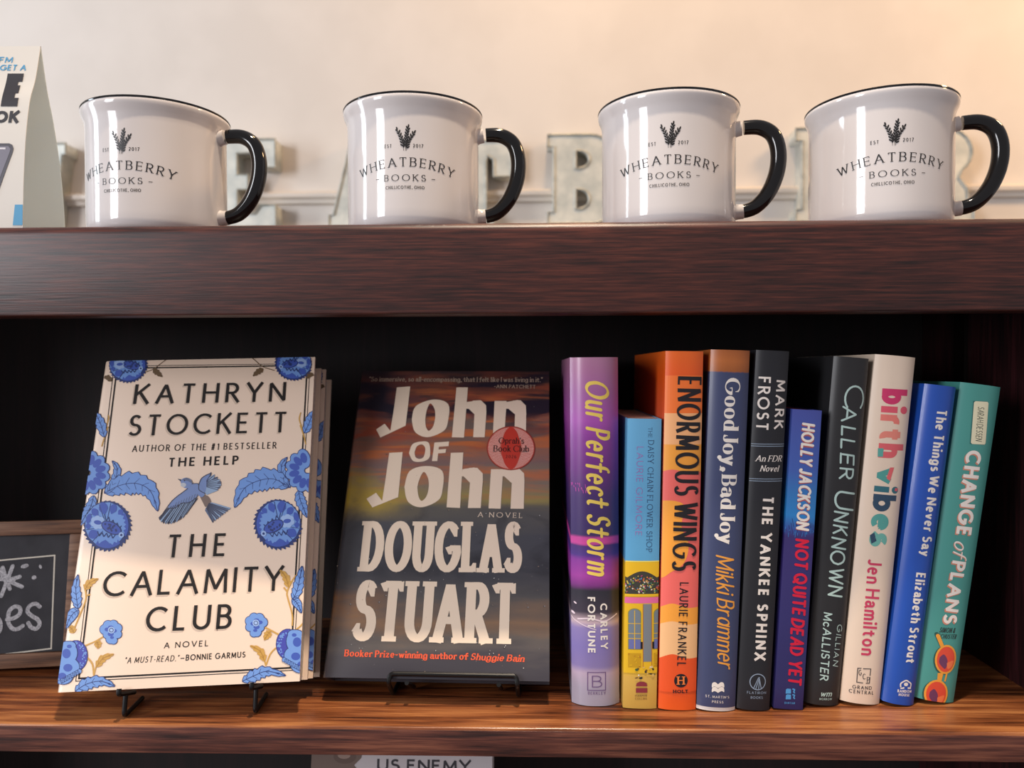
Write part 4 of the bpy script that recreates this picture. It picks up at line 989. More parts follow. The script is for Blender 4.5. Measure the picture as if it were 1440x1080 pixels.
# ---- the flowered novel
Mk = rigid((-.31872, .48642, CAMZ - .21475), radians(4.80), radians(20.318), radians(-1.097))
HK = .16 * 1.4823
def art_cal(mb, sf):
    blk = mat('#1d1714', .6, 0, .3); gold = mat('#c79a4a', .45); lb = mat('#6f97d8', .45); mbk = mat('#3e58b0', .45); dbk = mat('#26356f', .45); sh = mat('#cdb6a2', .5); pale = mat('#9db9e6', .45)
    # ruled frame, thick line inside a thin one
    pxline(mb, sf, [(164.5, 518), (432, 514), (408.5, 939), (111, 954), (164.5, 518)], .0011, blk, 1)
    pxline(mb, sf, [(160.5, 515), (436, 511.5), (412.5, 942.5), (106.5, 958), (160.5, 515)], .0005, blk, 1)
    F1_ = dict(wv=.115, wh=.10, track=.32, space=.4)
    for s, a, b, c, st in (('KATHRYN', (187, 568.3), (401, 564.6), (187, 540.6), dict(wv=.145, wh=.125, track=.34)), ('STOCKETT', (179, 613.2), (403, 608), (179, 583.8), dict(wv=.13, wh=.115, track=.28)),
                           ('THE', (233, 784.3), (317, 782), (232.6, 752), dict(wv=.135, wh=.125, track=.43)), ('CALAMITY', (143, 839.5), (397.5, 830.5), (142.5, 804), dict(wv=.13, wh=.12, track=.22)), ('CLUB', (203.5, 888.7), (325, 884), (203.3, 853.8), dict(wv=.145, wh=.125, track=.28))):
        write(mb, sf, s, (a[0] - 2.0, a[1] + 2.0), (b[0] - 2.0, b[1] + 2.0), (c[0] - 2.0, c[1] + 2.0), dict(st), sh, 2)
        write(mb, sf, s, a, b, c, st, blk, 3)
    write(mb, sf, 'AUTHOR OF THE #1 BESTSELLER', (185.5, 635.7), (388.5, 630.8), (186, 626.3), dict(wv=.13, wh=.12, track=.34, space=.5), blk, 2)
    write(mb, sf, 'THE HELP', (236, 656.7), (335, 653.2), (236.4, 644), dict(wv=.19, wh=.17, track=.34, space=.55), blk, 2)
    write(mb, sf, 'A NOVEL', (230.5, 911.8), (293, 908.6), (230.7, 903.4), dict(wv=.14, wh=.13, track=.34, space=.55), blk, 2)
    write(mb, sf, '"A MUST-READ."', (175, 933), (251, 929.5), (175.2, 924.5), dict(wv=.11, wh=.10, track=.28, slant=.12), blk, 2)
    write(mb, sf, '_BONNIE GARMUS', (253, 929.4), (345, 924.5), (253.2, 921), dict(wv=.15, wh=.14, track=.24), blk, 2)
    def leaf(pts, w, col=lb, n=9, l=4, ser=.35, vein=dbk, edge=dbk):
        P = smooth_px(pts, 8); k = len(P); L = []; Rr = []
        for i, p in enumerate(P):
            a = P[max(0, i - 1)]; b = P[min(k - 1, i + 1)]; dx, dy = b[0] - a[0], b[1] - a[1]; h = hypot(dx, dy) or 1; nx, ny = -dy / h, dx / h
            f = i / (k - 1); ww = w * sin(pi * f ** .8) ** .8 if 0 < f < 1 else 0
            sx = 1 + ser * ((i * n / k) % 1 - .5)
            L.append((p[0] + nx * ww * sx, p[1] + ny * ww * sx)); Rr.append((p[0] - nx * ww * sx, p[1] - ny * ww * sx))
        for i in range(k - 1):
            pxpoly(mb, sf, [L[i], L[i + 1], P[i + 1], P[i]], col, l); pxpoly(mb, sf, [Rr[i], Rr[i + 1], P[i + 1], P[i]], col, l)
        pxline(mb, sf, L + Rr[::-1], .00045, edge, l + 1, closed=True); pxline(mb, sf, P, .00045, vein, l + 1)
        for i in range(3, k - 3, 4):
            for S_ in (L, Rr):
                q = S_[min(k - 1, i + 3)]; pxline(mb, sf, [P[i], (P[i][0] * .4 + q[0] * .6, P[i][1] * .4 + q[1] * .6)], .0003, vein, l + 1)
    def thistle(c, rx, ry, rot, mir=1, l=4):
        n = 34; o = []
        for i in range(n * 2):
            a = 2 * pi * i / (n * 2); rr = 1.0 if i % 2 else (1.10 if -.3 < sin(a + .5) else 1.04)
            x, y = rx * rr * cos(a + (.06 if i % 2 == 0 else 0)), ry * rr * sin(a + (.06 if i % 2 == 0 else 0))
            o.append((c[0] + mir * (x * cos(rot) - y * sin(rot)), c[1] + x * sin(rot) + y * cos(rot)))
        D = lambda dx, dy, a, b, m_, ll, r_=0: pxdisc(mb, sf, (c[0] + mir * (dx * cos(rot) - dy * sin(rot)) * rx, c[1] + (dx * sin(rot) + dy * cos(rot)) * ry), a * rx, b * ry, m_, ll, mir * (rot + r_), 16)
        # spiky rim drawn as a fan so that it stays whole at the cover edge
        for i in range(len(o)): pxpoly(mb, sf, [c, o[i - 1], o[i]], dbk, l)
        D(-.05, -.04, .93, .92, lb, l + 1)
        XY = lambda x, y: (c[0] + mir * (x * cos(rot) - y * sin(rot)) * rx, c[1] + (x * sin(rot) + y * cos(rot)) * ry)
        def flame(a, r0, r1, w, m_, ll):
            t = (cos(a), sin(a)); nx, ny = -t[1], t[0]; mid = (r0 + r1) / 2
            q = [(t[0] * r0, t[1] * r0), (t[0] * mid + nx * w, t[1] * mid + ny * w), (t[0] * r1 + nx * w * .5, t[1] * r1 + ny * w * .5), (t[0] * r1 - nx * w * .4, t[1] * r1 - ny * w * .4), (t[0] * mid - nx * w, t[1] * mid - ny * w)]
            pxpoly(mb, sf, smooth_px([XY(*v) for v in q + [q[0]]], 3), m_, ll)
        # dark crescents under the spikes
        for a0, a1 in ((-.75, .35), (.75, 2.0)):
            n_ = 10
            for i in range(n_):
                b0, b1 = a0 + (a1 - a0) * i / n_, a0 + (a1 - a0) * (i + 1) / n_; g0, g1 = .74 + .10 * (i % 2), .74 + .10 * ((i + 1) % 2)
                pxpoly(mb, sf, [XY(.94 * cos(b0), .94 * sin(b0)), XY(.94 * cos(b1), .94 * sin(b1)), XY(g1 * cos(b1), g1 * sin(b1)), XY(g0 * cos(b0), g0 * sin(b0))], mbk, l + 2)
        for a, r0, r1, w in ((-2.5, .55, .92, .15), (-1.95, .45, .95, .20), (-1.35, .5, .92, .16), (-2.95, .72, .95, .22), (2.45, .45, .9, .20), (2.95, .7, .93, .12), (1.55, .6, .92, .22), (-.9, .66, .92, .12)): flame(a, r0, r1, w, mbk, l + 3)
        for a in (-2.2, -1.65, 2.7, 2.1): pxline(mb, sf, [XY(.3 * cos(a), .3 * sin(a)), XY(.93 * cos(a + .1), .93 * sin(a + .1))], .0004, dbk, l + 4)
        # small blossom and the seed beside it
        for k in range(7):
            a = k * .9; D(-.42 + .20 * cos(a), -.06 + .17 * sin(a), .13, .12, pale, l + 4)
        D(-.42, -.06, .22, .18, pale, l + 5); D(-.42, -.06, .17, .09, mbk, l + 6)
        D(.20, .07, .48, .25, dbk, l + 5, .30); D(.20, .07, .44, .21, mbk, l + 6, .30); D(.68, .30, .12, .12, pale, l + 6); D(.68, .30, .05, .05, dbk, l + 7)
        for i in range(14):
            a, q = random.uniform(0, 6.28), random.uniform(.1, .85); D(.20 + .40 * q * cos(a), .07 + .19 * q * sin(a) + .12 * q * cos(a), .045, .045, dbk, l + 7)
        zz = [(-.18 + .10 * i, -.34 + (.12 if i % 2 else -.10) + .045 * i) for i in range(9)]; z2 = [(-.38 + .10 * i, .40 + (.09 if i % 2 else -.08)) for i in range(9)]
        for Z in (zz, z2): pxline(mb, sf, [XY(x, y) for x, y in Z], .0005, dbk, l + 6)
    thistle((151, 739), 32, 34, .15); thistle((391, 737), 32, 34, .15, -1)
    thistle((180, 513), 26, 24, -.1); thistle((413, 511), 25, 23, -.1, -1)
    leaf([(148, 693.5), (168, 683), (192, 680), (212, 691), (222, 719)], 15, n=10); leaf([(406, 685), (386, 674), (364, 676), (343, 688), (330, 714)], 15, n=10)
    def petals(c, n, r0, r1, w, a0, a1, l=5):
        for i in range(n):
            a = radians(a0 + (a1 - a0) * i / max(1, n - 1)); m = ((r0 + r1) / 2)
            pc = (c[0] + cos(a) * m, c[1] + sin(a) * m)
            pxdisc(mb, sf, pc, (r1 - r0) / 2 + 1, w + 1, dbk, l, a, 14); pxdisc(mb, sf, pc, (r1 - r0) / 2, w, lb, l + 1, a, 14); pxdisc(mb, sf, (c[0] + cos(a) * (m + 1), c[1] + sin(a) * (m + 1)), (r1 - r0) * .28, w * .55, mbk, l + 2, a, 12)
    # side flowers cut by the cover edge
    petals((124, 665), 7, 4, 31, 8.5, -75, 100); petals((432, 662), 7, 4, 31, 8.5, 80, 255)
    leaf([(147, 694), (160, 680), (165, 660), (158, 648)], 6, n=6, l=3); leaf([(408, 686), (398, 672), (396, 655), (404, 643)], 6, n=6, l=3)
    leaf([(132, 697), (128, 712), (120, 726), (112, 740)], 7, n=6); leaf([(420, 690), (422, 702), (427, 715), (432, 728)], 7, n=6)
    # upper leaves at the margin
    leaf([(147, 615), (143, 600), (138, 588), (134, 580)], 7, n=5); leaf([(428, 609), (434, 597), (438, 586), (442, 577)], 7, n=5)
    for pts in ([(146, 612), (150, 598), (153, 588), (152, 584)], [(143, 628), (147, 615), (152, 600)], [(427, 608), (422, 594), (421, 588), (423, 580)], [(430, 625), (427, 612), (422, 598)]): pxline(mb, sf, smooth_px(pts, 4), .0009, gold, 3)
    brn = mat('#6a5236', .5)
    leaf([(216, 520), (221, 524), (228, 530)], 3.4, brn, 4, 3, .6, brn, brn); leaf([(370, 519), (363, 523), (356, 529)], 3.4, brn, 4, 3, .6, brn, brn)
    pxline(mb, sf, smooth_px([(203, 524), (216, 519), (228, 510), (238, 503)], 4), .0006, brn, 3); pxline(mb, sf, smooth_px([(386, 521), (370, 516), (360, 508), (352, 501)], 4), .0006, brn, 3)
    leaf([(157, 536), (151, 531), (147, 532)], 3, brn, 4, 3, .6, brn, brn); leaf([(431, 532), (436, 527), (441, 528)], 3, brn, 4, 3, .6, brn, brn)
    # lower margin leaves and gold sprigs
    leaf([(110, 856), (108, 842), (107, 826), (110, 808)], 7, n=6); leaf([(111, 858), (104, 862), (97, 872), (93, 884)], 7, n=3, ser=.1)
    leaf([(412, 843), (418, 830), (422, 812), (425, 796)], 7, n=6); leaf([(411, 842), (416, 846), (420, 852), (424, 862)], 6, n=3, ser=.1)
    for sp in ([(102, 890), (112, 866), (120, 846), (121, 835), (118, 822)], [(121, 838), (127, 836)], [(120, 908), (134, 902), (146, 895)], [(122, 924), (130, 934), (132, 950)], [(132, 950), (136, 936), (146, 925)],
               [(411, 880), (411, 864), (405, 842), (404, 832), (412, 815), (418, 808)], [(404, 832), (399, 826)], [(410, 890), (423, 880), (430, 870)], [(393, 893), (380, 886), (372, 882)], [(388, 911), (380, 920), (374, 936)], [(374, 936), (370, 924), (360, 914)]): pxline(mb, sf, smooth_px(sp, 4), .0010, gold, 3)
    for lf in ([(120, 829), (126, 820), (138, 814)], [(136, 902), (138, 906), (138, 912)], [(136, 938), (145, 926), (160, 920)], [(406, 826), (402, 812), (394, 802)], [(380, 888), (376, 893), (372, 900)], [(372, 930), (366, 916), (352, 908)], [(104, 890), (101, 884), (98, 882)]): leaf(lf, 4.5, gold, 4, 3, .6, mat('#a87a30', .5), gold)
    def rose(c, s, mir=1):
        for dx, dy, r in ((-9, -3, 7), (-4, -9, 7), (4, -10, 6.5), (10, -5, 6.5), (10, 4, 6), (0, 11, 7), (4, 13, 5.5), (-6, 5, 5)): pxdisc(mb, sf, (c[0] + mir * dx * s, c[1] + dy * s), r * s + .9, r * s + .9, dbk, 4)
        for dx, dy, r in ((-9, -3, 7), (-4, -9, 7), (4, -10, 6.5), (10, -5, 6.5), (10, 4, 6), (0, 11, 7), (4, 13, 5.5), (-6, 5, 5)): pxdisc(mb, sf, (c[0] + mir * dx * s, c[1] + dy * s), r * s, r * s, lb, 5)
        for dx, dy, r in ((-5, -3, 4), (0, -6, 4), (5, -1, 4), (0, 4, 4.5), (2, 9, 3)): pxdisc(mb, sf, (c[0] + mir * dx * s, c[1] + dy * s), r * s, r * s * .7, mbk, 6)
        pxdisc(mb, sf, (c[0] + mir * s, c[1] - 2 * s), 5 * s, 5 * s, pale, 7); pxline(mb, sf, disc((c[0] + mir * s, c[1] - 2 * s), 3 * s, 9), .0004, dbk, 8, closed=True)
    rose((156, 888), .95); rose((361, 878), .95, -1)
    def bloom(c, mir):
        X = lambda x, y: (c[0] + mir * x, c[1] + y)
        pxdisc(mb, sf, X(6, -16), 17, 22, dbk, 4); pxdisc(mb, sf, X(6, -16), 16, 21, mat('#4247a8', .45), 5)
        for i in range(40):
            a = random.uniform(-1.9, 1.2); rr = random.uniform(.62, .93); pxdisc(mb, sf, X(6 + 16 * rr * cos(a), -16 + 21 * rr * sin(a)), 1.1, 1.1, lb, 6, 0, 6)
        for dx, dy, rx, ry in ((-6, -20, 14, 16), (-4, 0, 15, 13), (-12, 12, 14, 12), (-2, -30, 8, 6)):
            pxdisc(mb, sf, X(dx, dy), rx + 1, ry + 1, dbk, 7); pxdisc(mb, sf, X(dx, dy), rx, ry, lb, 8); pxdisc(mb, sf, X(dx - 1, dy + 1), rx * .42, ry * .42, mbk, 9)
        for i in range(9):
            pxdisc(mb, sf, X(-16 + i * 3.4, 21 - i * 1.9), 3, 3.4, lb, 9, 0, 8); pxline(mb, sf, disc(X(-16 + i * 3.4, 21 - i * 1.9), 3.2, 8), .0003, dbk, 10, closed=True)
    bloom((101, 938), 1); bloom((411, 922), -1)
    for (pts, w) in (([(106, 972), (122, 962), (142, 958), (162, 965)], 8), ([(341, 958), (358, 950), (376, 944), (402, 950)], 8)): leaf(pts, w, n=7, ser=.5)
    # the bird
    bx = lambda pts: [(200 + x / 9.6, 640 + y / 9.6) for x, y in pts]
    gy = mat('#5f6a86', .5); bd = mat('#7388b8', .5); fe = mat('#8fa6c4', .5); bn = mat('#7a675f', .5); dkb = mat('#3a3d52', .5)
    P = lambda pts, m_, l: pxpoly(mb, sf, bx(pts), m_, l)
    P(smooth_px([(780, 560), (850, 540), (900, 570), (930, 640), (890, 690), (850, 700)], 4), bn, 4)
    for i in range(8):
        f = i / 7; e = (1180 - 225 * f, 735 + 175 * f); s0 = (925 - 65 * f, 640 + 70 * f)
        P([s0, (s0[0] + 30, s0[1] + 2), (e[0] + 14, e[1] - 22), (e[0], e[1] + 8), (s0[0] - 10, s0[1] + 40)], fe if i % 2 == 0 else gy, 4 + i % 2)
    for i in range(8):
        f = i / 7; e = (930 + 135 * sin(f * 2.4), 240 + 225 * f); P([(800, 430), (860, 330 + 60 * f), (e[0], e[1] - 14), (e[0] + 6, e[1] + 12), (870, 450 + 90 * f)], fe if i % 2 else gy, 4 + i % 2)
    P(smooth_px([(765, 400), (800, 320), (860, 275), (930, 245), (900, 330), (870, 430), (850, 500), (780, 500)], 4), bd, 6)
    for i in range(11):
        f = i / 10; e = (235 + 350 * f ** 1.2, 870 + 90 * sin(f * pi) ** .7 - 70 * f); s0 = (400 + 330 * f, 680 - 90 * f)
        P([(s0[0] - 26, s0[1]), (s0[0] + 26, s0[1] - 6), (e[0] + 34, e[1] - 30), (e[0], e[1] + 10), (e[0] - 12, e[1] - 26)], fe if i % 2 else dkb, 4 + i % 2)
    P(smooth_px([(620, 450), (540, 510), (460, 570), (380, 650), (355, 720), (450, 710), (540, 650), (640, 640), (740, 570), (770, 500)], 4), bd, 6)
    for i in range(9): P([(440 + i * 36, 690 - i * 14), (452 + i * 36, 686 - i * 14), (470 + i * 36, 640 - i * 16), (462 + i * 36, 640 - i * 16)], gy, 7)
    Ln = lambda pts, w_=.0004, l=8, m_=dkb: pxline(mb, sf, bx(pts), w_, m_, l)
    for i in range(12):
        f = i / 11; Ln([(400 + 330 * f, 690 - 95 * f), (240 + 350 * f ** 1.2, 880 + 80 * sin(f * pi) ** .7 - 75 * f)])
    for i in range(9):
        f = i / 8; Ln([(900 - 30 * f, 650 + 60 * f), (1180 - 225 * f, 735 + 175 * f)]); e = (935 + 130 * sin(f * 2.4), 245 + 225 * f); Ln([(870, 350 + 80 * f), e])
    Ln(smooth_px([(620, 450), (540, 510), (460, 570), (380, 650), (240, 850)], 5), .0006); Ln(smooth_px([(355, 720), (450, 710), (540, 650), (640, 640), (740, 570)], 5), .0006)
    Ln(smooth_px([(765, 400), (800, 320), (860, 275), (930, 245)], 5), .0006); Ln(smooth_px([(670, 390), (760, 390), (770, 470), (850, 520)], 4), .0005, 9)
    P(smooth_px([(560, 440), (640, 400), (720, 385), (800, 420), (850, 520), (800, 570), (740, 520), (660, 470)], 4), bd, 7)
    P(disc((600, 370), 78, 18, 62, .2), bd, 8); P(disc((560, 405), 38, 12, 30), mat('#b9bdc4', .5), 9); P([(530, 330), (480, 322), (525, 360)], dkb, 9); P(disc((575, 345), 9, 8), K_, 10); P(smooth_px([(540, 340), (600, 305), (665, 350), (680, 385), (620, 350)], 3), gy, 9)
surfK = Surf(Mk, .16, HK)
cream_m = mat('#ecd3bd', .42, 0, .5, .12)
cal = face_book(Mk, .16, HK, .028, 'cream novel with blue flowers and a bird facing out on a wire easel', 'hardcover_book', cream_m, art_cal, surfK, 'face-out hardcover novels')
cal2 = copy_tree(cal)
cal2.matrix_world = Mk @ Matrix.Translation((.0030, .0296, .0006))
cal2['label'] = 'second copy of the blue flowered novel, mostly hidden behind the front copy'

# ---- the sunset novel
Mj = rigid((-.14881, .5197, CAMZ - .21688), radians(-.854), radians(27.625), radians(.27))
HJ = .16 * 1.5243
def sunset(H):
    m = ramp_mat('stormy_sunset_cover', H, [(0, '#35323a'), (.06, '#3d3a40'), (.10, '#5b5450'), (.16, '#8a6a50'), (.22, '#54504f'), (.30, '#3a3a42'), (.42, '#41424a'), (.50, '#58544f'), (.545, '#94834a'), (.60, '#80705f'), (.66, '#7f6460'), (.72, '#9a6650'), (.76, '#73625a'), (.81, '#6e5d55'), (.855, '#8a5048'), (.89, '#4a3836'), (.93, '#7a4638'), (.965, '#403234'), (1, '#33282a')], .30, .16, (12, 12, 60), coat=.25)
    N, L, b = nodes(m); src = b.inputs['Base Color'].links[0].from_socket
    tc = N.new('ShaderNodeTexCoord')
    def layer(prev, scale, lo, hi, col, zc, zw, xc=None, xw=None):
        mp = N.new('ShaderNodeMapping'); mp.inputs['Scale'].default_value = scale; L.new(tc.outputs['Object'], mp.inputs[0])
        nz = N.new('ShaderNodeTexNoise'); nz.inputs['Scale'].default_value = 1; nz.inputs['Detail'].default_value = 6; nz.inputs['Distortion'].default_value = .6; L.new(mp.outputs[0], nz.inputs['Vector'])
        mr = N.new('ShaderNodeMapRange'); mr.inputs['From Min'].default_value = lo; mr.inputs['From Max'].default_value = hi; L.new(nz.outputs['Fac'], mr.inputs['Value'])
        sp = N.new('ShaderNodeSeparateXYZ'); L.new(tc.outputs['Object'], sp.inputs[0]); fac = mr.outputs[0]
        for ax, c_, w_ in (('Z', zc, zw), ('X', xc, xw)):
            if c_ is None: continue
            s = N.new('ShaderNodeMath'); s.operation = 'SUBTRACT'; s.inputs[1].default_value = c_; L.new(sp.outputs[ax], s.inputs[0])
            a = N.new('ShaderNodeMath'); a.operation = 'ABSOLUTE'; L.new(s.outputs[0], a.inputs[0])
            r = N.new('ShaderNodeMapRange'); r.inputs['From Min'].default_value = w_; r.inputs['From Max'].default_value = w_ * .35; L.new(a.outputs[0], r.inputs['Value'])
            mu = N.new('ShaderNodeMath'); mu.operation = 'MULTIPLY'; L.new(fac, mu.inputs[0]); L.new(r.outputs[0], mu.inputs[1]); fac = mu.outputs[0]
        mx = N.new('ShaderNodeMix'); mx.data_type = 'RGBA'; L.new(fac, mx.inputs['Factor']); L.new(prev, mx.inputs['A']); mx.inputs['B'].default_value = lin(col)
        return mx.outputs['Result']
    src = layer(src, (14, 14, 46), .48, .62, '#a8533a', .80 * H, .24 * H)
    src = layer(src, (13, 13, 120), .50, .62, '#bb6a40', .76 * H, .26 * H)
    src = layer(src, (11, 11, 60), .50, .60, '#2c2430', .90 * H, .16 * H)
    src = layer(src, (11, 11, 40), .30, .6, '#2b2733', .88 * H, .20 * H, 0, .060)
    src = layer(src, (16, 16, 30), .34, .60, '#b2942a', .56 * H, .10 * H, .006, .060)
    src = layer(src, (20, 20, 40), .42, .62, '#9c6a3c', .20 * H, .07 * H, .0, .05)
    src = layer(src, (22, 22, 34), .50, .68, '#24242c', .40 * H, .18 * H)
    L.new(src, b.inputs['Base Color']); return m
def art_john(mb, sf):
    cr = mat('#ecd6be', .42); dim = mat('#b59d88', .5); orr = mat('#d9532f', .45)
    def blob(pts, l=3): pxpoly(mb, sf, pts, cr, l)
    z = lambda o, pts: [(o[0] + x / 4, o[1] + y / 4) for x, y in pts]
    O = (440, 500)
    def glyphs(dx, dy, sx, sy, n_x=0):
        Tm = lambda pts: [(440 + (p[0] * sx + dx) / 4, 500 + (p[1] * sy + dy) / 4) for p in pts]
        return Tm
    # first name, drawn as cut-paper letters (crop pixels)
    def john(J, Oc, Oi, h, n):
        for q in J: blob(z(O, q))
        ring(Oc, Oi)
        for q in h + n: blob(z(O, q))
    def ring(o, i):
        o, i = smooth_px(o + [o[0]], 5)[:-1], smooth_px(i + [i[0]], 5)[:-1]
        k = len(o)
        for a in range(k): blob(z(O, [o[a - 1], o[a], i[a], i[a - 1]]))
    # J: stem + hook quads
    john([[(472, 180), (548, 174), (522, 395), (436, 424), (456, 300)], [(356, 416), (404, 384), (436, 424), (522, 395), (380, 462)]],
         [(556, 360), (580, 285), (680, 248), (762, 275), (760, 370), (735, 425), (645, 460), (575, 430)], [(632, 360), (640, 310), (660, 270), (684, 300), (688, 350), (676, 400), (652, 424), (636, 400)],
         [[(808, 180), (872, 180), (850, 462), (782, 460)], [(862, 300), (866, 262), (935, 252), (930, 300)], [(866, 290), (900, 254), (945, 252), (974, 280), (976, 330), (908, 330)], [(910, 310), (976, 320), (966, 460), (902, 460)]],
         [[(1022, 256), (1090, 256), (1076, 462), (1012, 462)], [(1086, 300), (1088, 262), (1155, 250), (1150, 300)], [(1090, 292), (1125, 254), (1168, 252), (1198, 282), (1200, 330), (1136, 330)], [(1138, 310), (1200, 320), (1198, 470), (1132, 470)]])
    # OF
    ring([(541, 550), (560, 500), (610, 484), (650, 490), (660, 530), (655, 575), (620, 596), (565, 594)], [(572, 545), (585, 512), (612, 500), (630, 515), (632, 540), (622, 572), (600, 582), (578, 572)])
    for q in ([(684, 490), (712, 488), (700, 594), (670, 594)], [(684, 490), (766, 484), (764, 510), (700, 514)], [(690, 530), (750, 526), (746, 548), (690, 552)]): blob(z(O, q))
    # second name
    john([[(430, 548), (505, 544), (480, 797), (390, 818), (410, 690)], [(302, 806), (356, 772), (390, 818), (480, 797), (335, 855)]],
         [(515, 740), (545, 650), (640, 622), (728, 650), (730, 750), (705, 815), (610, 854), (535, 822)], [(588, 740), (600, 695), (624, 655), (648, 690), (652, 740), (640, 790), (612, 818), (594, 790)],
         [[(776, 548), (846, 546), (828, 858), (752, 854)], [(836, 680), (842, 640), (910, 630), (905, 680)], [(840, 672), (880, 632), (925, 632), (956, 664), (956, 716), (884, 716)], [(886, 696), (956, 700), (944, 858), (872, 858)]],
         [[(1002, 640), (1070, 640), (1056, 862), (988, 860)], [(1064, 680), (1070, 642), (1140, 634), (1134, 680)], [(1068, 672), (1110, 636), (1158, 634), (1188, 664), (1190, 716), (1116, 716)], [(1120, 696), (1190, 700), (1186, 862), (1112, 862)]])
    # author name in heavy wood-type capitals
    HV = dict(wv=.165, wh=.12, serif=.040, sth=.085, track=.045, tick=.12, pw=.8, open=1.0)
    write(mb, sf, 'DOUGLAS', (505, 803.5), (734, 805.5), (512, 733), HV, cr, 3); write(mb, sf, 'STUART', (492, 901), (727, 906), (500, 816), HV, cr, 3)
    SB = dict(wv=.22, wh=.10, phi=.15, serif=.05, track=.10, half=True, space=.30)
    write(mb, sf, 'Booker Prize-winning author of', (484, 923), (658, 928), (484.5, 913.5), SB, orr, 3); write(mb, sf, 'Shuggie Bain', (661, 928), (737, 931), (661, 918.5), dict(SB, slant=.2), orr, 3)
    SL = dict(wv=.13, wh=.06, phi=.15, serif=.05, track=.13, half=True, space=.30)
    write(mb, sf, '"So immersive, so all-encompassing, that I felt like I was living in it."', (519, 536.5), (763, 537.5), (519.3, 530), SL, dim, 3)
    write(mb, sf, '-ANN PATCHETT', (695, 546), (753, 546.5), (695, 541), dict(wv=.14, wh=.09, serif=.04, track=.2), dim, 3)
    write(mb, sf, 'A NOVEL', (672, 727), (734.5, 728.5), (672.3, 720), dict(wv=.12, wh=.06, phi=.15, serif=.07, track=.42, space=.6), cr, 3)
    # rain on the glass
    wd = mat('#d8d4d2', .3); dd = mat('#2b2a2e', .3)
    for i in range(210):
        t = random.random() ** .7; y = 560 + 385 * t; x = random.uniform(470, 770); r = random.choice([.4, .5, .6, .9, 1.3]) * (1.0 if t > .4 else .7)
        pxdisc(mb, sf, (x, y), r * 1.1, r * .8, dd, 2, -.5, 7); pxdisc(mb, sf, (x + .3 * r, y - .2 * r), r * .6, r * .4, wd if i % 3 else dim, 4 if i % 4 == 0 else 3, -.5, 6)
    # round club seal
    sc = (718.5, 630.5); rx, ry = 34, 31; rd = mat('#c2382a', .4); pk = mat('#e8bcae', .4); dr = mat('#2e1512', .45)
    pxdisc(mb, sf, sc, rx, ry, mat('#8f2f26', .45), 5, 0, 48); pxdisc(mb, sf, sc, rx - 1.2, ry - 1.2, mat('#c4503f', .45), 6, 0, 48)
    for i in range(84):
        a = 2 * pi * i / 84; a2 = a + .036
        pxpoly(mb, sf, [(sc[0] + 15 * cos(a), sc[1] + 22 * sin(a)), (sc[0] + (rx - 2) * cos(a), sc[1] + (ry - 2) * sin(a)), (sc[0] + (rx - 2) * cos(a2), sc[1] + (ry - 2) * sin(a2)), (sc[0] + 15 * cos(a2), sc[1] + 22 * sin(a2))], pk, 7)
    pxdisc(mb, sf, sc, 13, ry - 1.5, rd, 8, 0, 32)
    SS = dict(wv=.15, wh=.06, phi=.1, serif=.06, track=.10, half=True, space=.3)
    write(mb, sf, "Oprah's", (701, 624), (737, 624.5), (701, 615.5), SS, dr, 9); write(mb, sf, 'Book Club', (694, 635.5), (744, 636), (694, 626.5), SS, dr, 9); write(mb, sf, '2026', (711, 644.5), (726, 644.8), (711, 640), TINY, dr, 9)
surfJ = Surf(Mj, .16, HJ)
john = face_book(Mj, .16, HJ, .027, 'dark sunset-cloud novel with huge cream letters facing out on a wire easel', 'hardcover_book', sunset(HJ), art_john, surfJ, 'face-out hardcover novels')

# ---- book on the shelf below
be = at_y(415, 1066, .545); b2 = at_y(688, 1066, .545)
We = b2.x - be.x; He = .205
ze = at_y(550, 1062.5, .545).z - He
Me = rigid((be.x, .545 - .0, .7815), 0, radians(11)); He = (at_y(550, 1052, .56).z - .7815) / cos(radians(11))
surfE = Surf(Me, We, He)
def art_enemy(mb, sf):
    dg = mat('#2c2930', .5); br = mat('#6a5850', .5)
    write(mb, sf, 'US ENEMY', (530, 1084), (662, 1086), (530, 1067), dict(wv=.2, wh=.18, track=.14, space=.35), dg)
    pxpoly(mb, sf, [(405, 1040), (514, 1040), (508, 1066), (498, 1076), (506, 1086), (490, 1110), (405, 1130)], br, 1)
    pxdisc(mb, sf, (485, 1064), 16, 10, mat('#5d4a42', .5), 2); pxdisc(mb, sf, (484, 1062), 9, 5, mat('#8f7a70', .5), 3)
face_book(Me, We, He, .028, 'grey book with black capitals, only its top edge showing on the shelf below', 'hardcover_book', mat('#b9b3b6', .5), art_enemy, surfE)

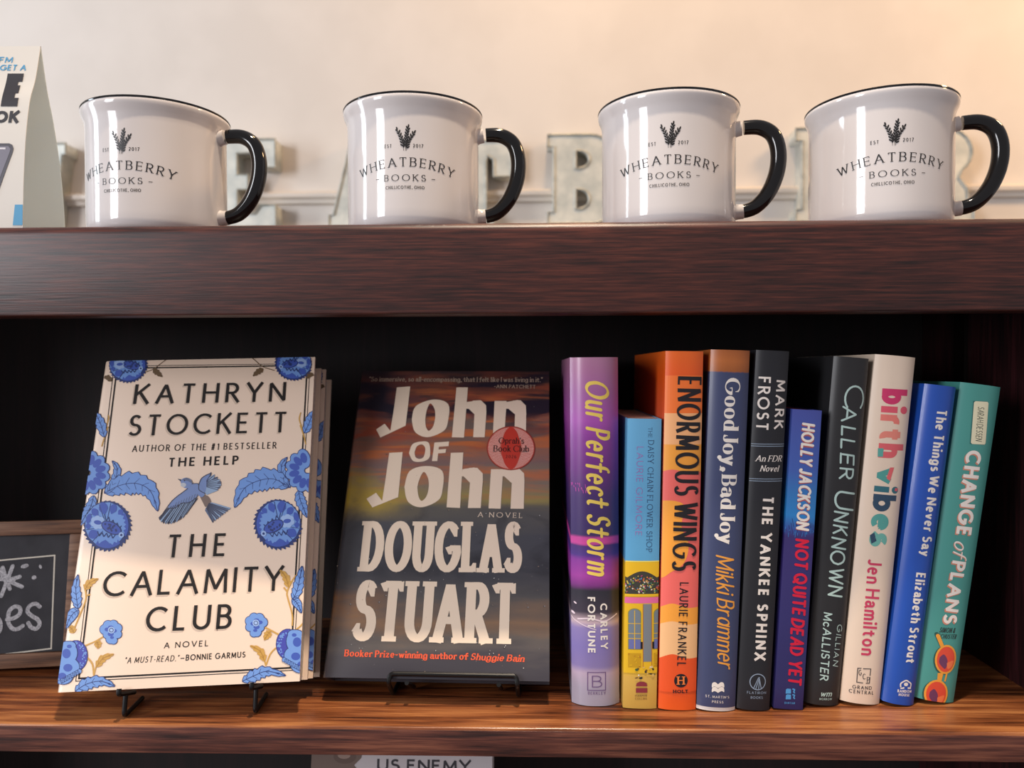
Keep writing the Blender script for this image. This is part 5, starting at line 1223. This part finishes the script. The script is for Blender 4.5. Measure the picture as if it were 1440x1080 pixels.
# ------------------------------------------------------------------ wire easels
wire = mat('#0b0b0d', .38, .3)
def rnd_path(pts, r=.006, n=5):
    o = [Vector(pts[0])]
    for a, b, c in zip(pts, pts[1:], pts[2:]):
        a, b, c = Vector(a), Vector(b), Vector(c); d1 = (a - b); d2 = (c - b); q = min(r, d1.length * .45, d2.length * .45)
        p, s = b + d1.normalized() * q, b + d2.normalized() * q
        for k in range(n + 1):
            t = k / n; o.append(p * (1 - t) ** 2 + b * 2 * t * (1 - t) + s * t * t)
    o.append(Vector(pts[-1])); return o
def easel(M, T, H, xa, xb, lip, label, hooks=False):
    """wire easel in the book's own frame: x across, y back through the book, z up the cover"""
    I = M.inverted(); rw = .0016
    yaw = atan2(M.col[0].y, M.col[0].x)
    base = M @ Vector(((xa + xb) / 2, T / 2, 0)); E0 = Matrix.Translation((base.x, base.y, SH)) @ Matrix.Rotation(yaw, 4, 'Z')
    root = empty('wire_easel', E0, label, 'easel', 'wire book easels on the display shelf'); EI = E0.inverted()
    def L(p): return EI @ (M @ Vector(p))
    def foot(p): q = EI @ (M @ Vector(p)); return Vector((q.x, q.y, rw + .0002))
    yf, yb, zb = -rw - .0010, T + rw + .0010, -rw - .0012
    if hooks:
        for x in (xa, xb):
            f = EI @ (M @ Vector((x, T * .12, zb))); z0_ = rw + .0002
            mb = MB(); mb.tube(rnd_path([L((x, T * .35, zb)), L((x, yf - .001, zb)), L((x, yf - .001, zb + .0035))], .002), rw, wire, 10); mb.build('support_hook', root)
            mb = MB(); mb.tube(rnd_path([Vector((f.x, f.y, f.z - .0005)), Vector((f.x, f.y - .003, z0_)), Vector((f.x, f.y + .026, z0_))], .004), rw, wire, 10); mb.build('foot', root)
    else:
        mb = MB()
        pa, pb = L((xa, yf, lip)), L((xb, yf, lip)); ka, kb = L((xa - .001, yf, zb)), L((xb + .001, yf, zb)); fa, fb = ka.copy(), kb.copy(); fa.z = fb.z = rw + .0002; fa.y += .016; fb.y += .016
        mb.tube(rnd_path([fa + Vector((0, .07, 0)), fa, ka, pa, pb, kb, fb, fb + Vector((0, .07, 0))], .005), rw, wire, 10)
        mb.build('front_lip', root)
        for x in (xa + .012, xb - .012):
            k_ = L((x, yf, zb)); mb = MB(); mb.tube([k_, L((x, yb, zb))], rw, wire, 8); mb.build('support_hook', root)
    mb = MB()
    a0, b0 = L((xa + .012, yb, .004)), L((xb - .012, yb, .004)); a1, b1 = L((xa + .03, yb, H * .62)), L((xb - .03, yb, H * .62))
    mb.tube(rnd_path([a0, a1, b1, b0], .02), rw, wire, 10); mb.build('back_rest', root)
    mb = MB(); tl, tr = L((xa + .035, yb + .003, H * .6)), L((xb - .035, yb + .003, H * .6)); fy = tl.y + .012
    mb.tube(rnd_path([tl, Vector((tl.x, fy, rw + .0002)), Vector((tr.x, fy, rw + .0002)), tr], .008), rw, wire, 10); mb.build('rear_leg', root)
    return root
pj = [surfJ.uv(550, 948), surfJ.uv(726, 952)]
easel(Mj, .027, HJ, pj[0][0], pj[1][0], .0030, 'black wire easel holding the dark sunset-cloud novel')
pk_ = [surfK.uv(172, 960), surfK.uv(357, 950)]
easel(Mk, .0605, HK, pk_[0][0], pk_[1][0], .004, 'black wire easel under the blue flowered novels', hooks=True)
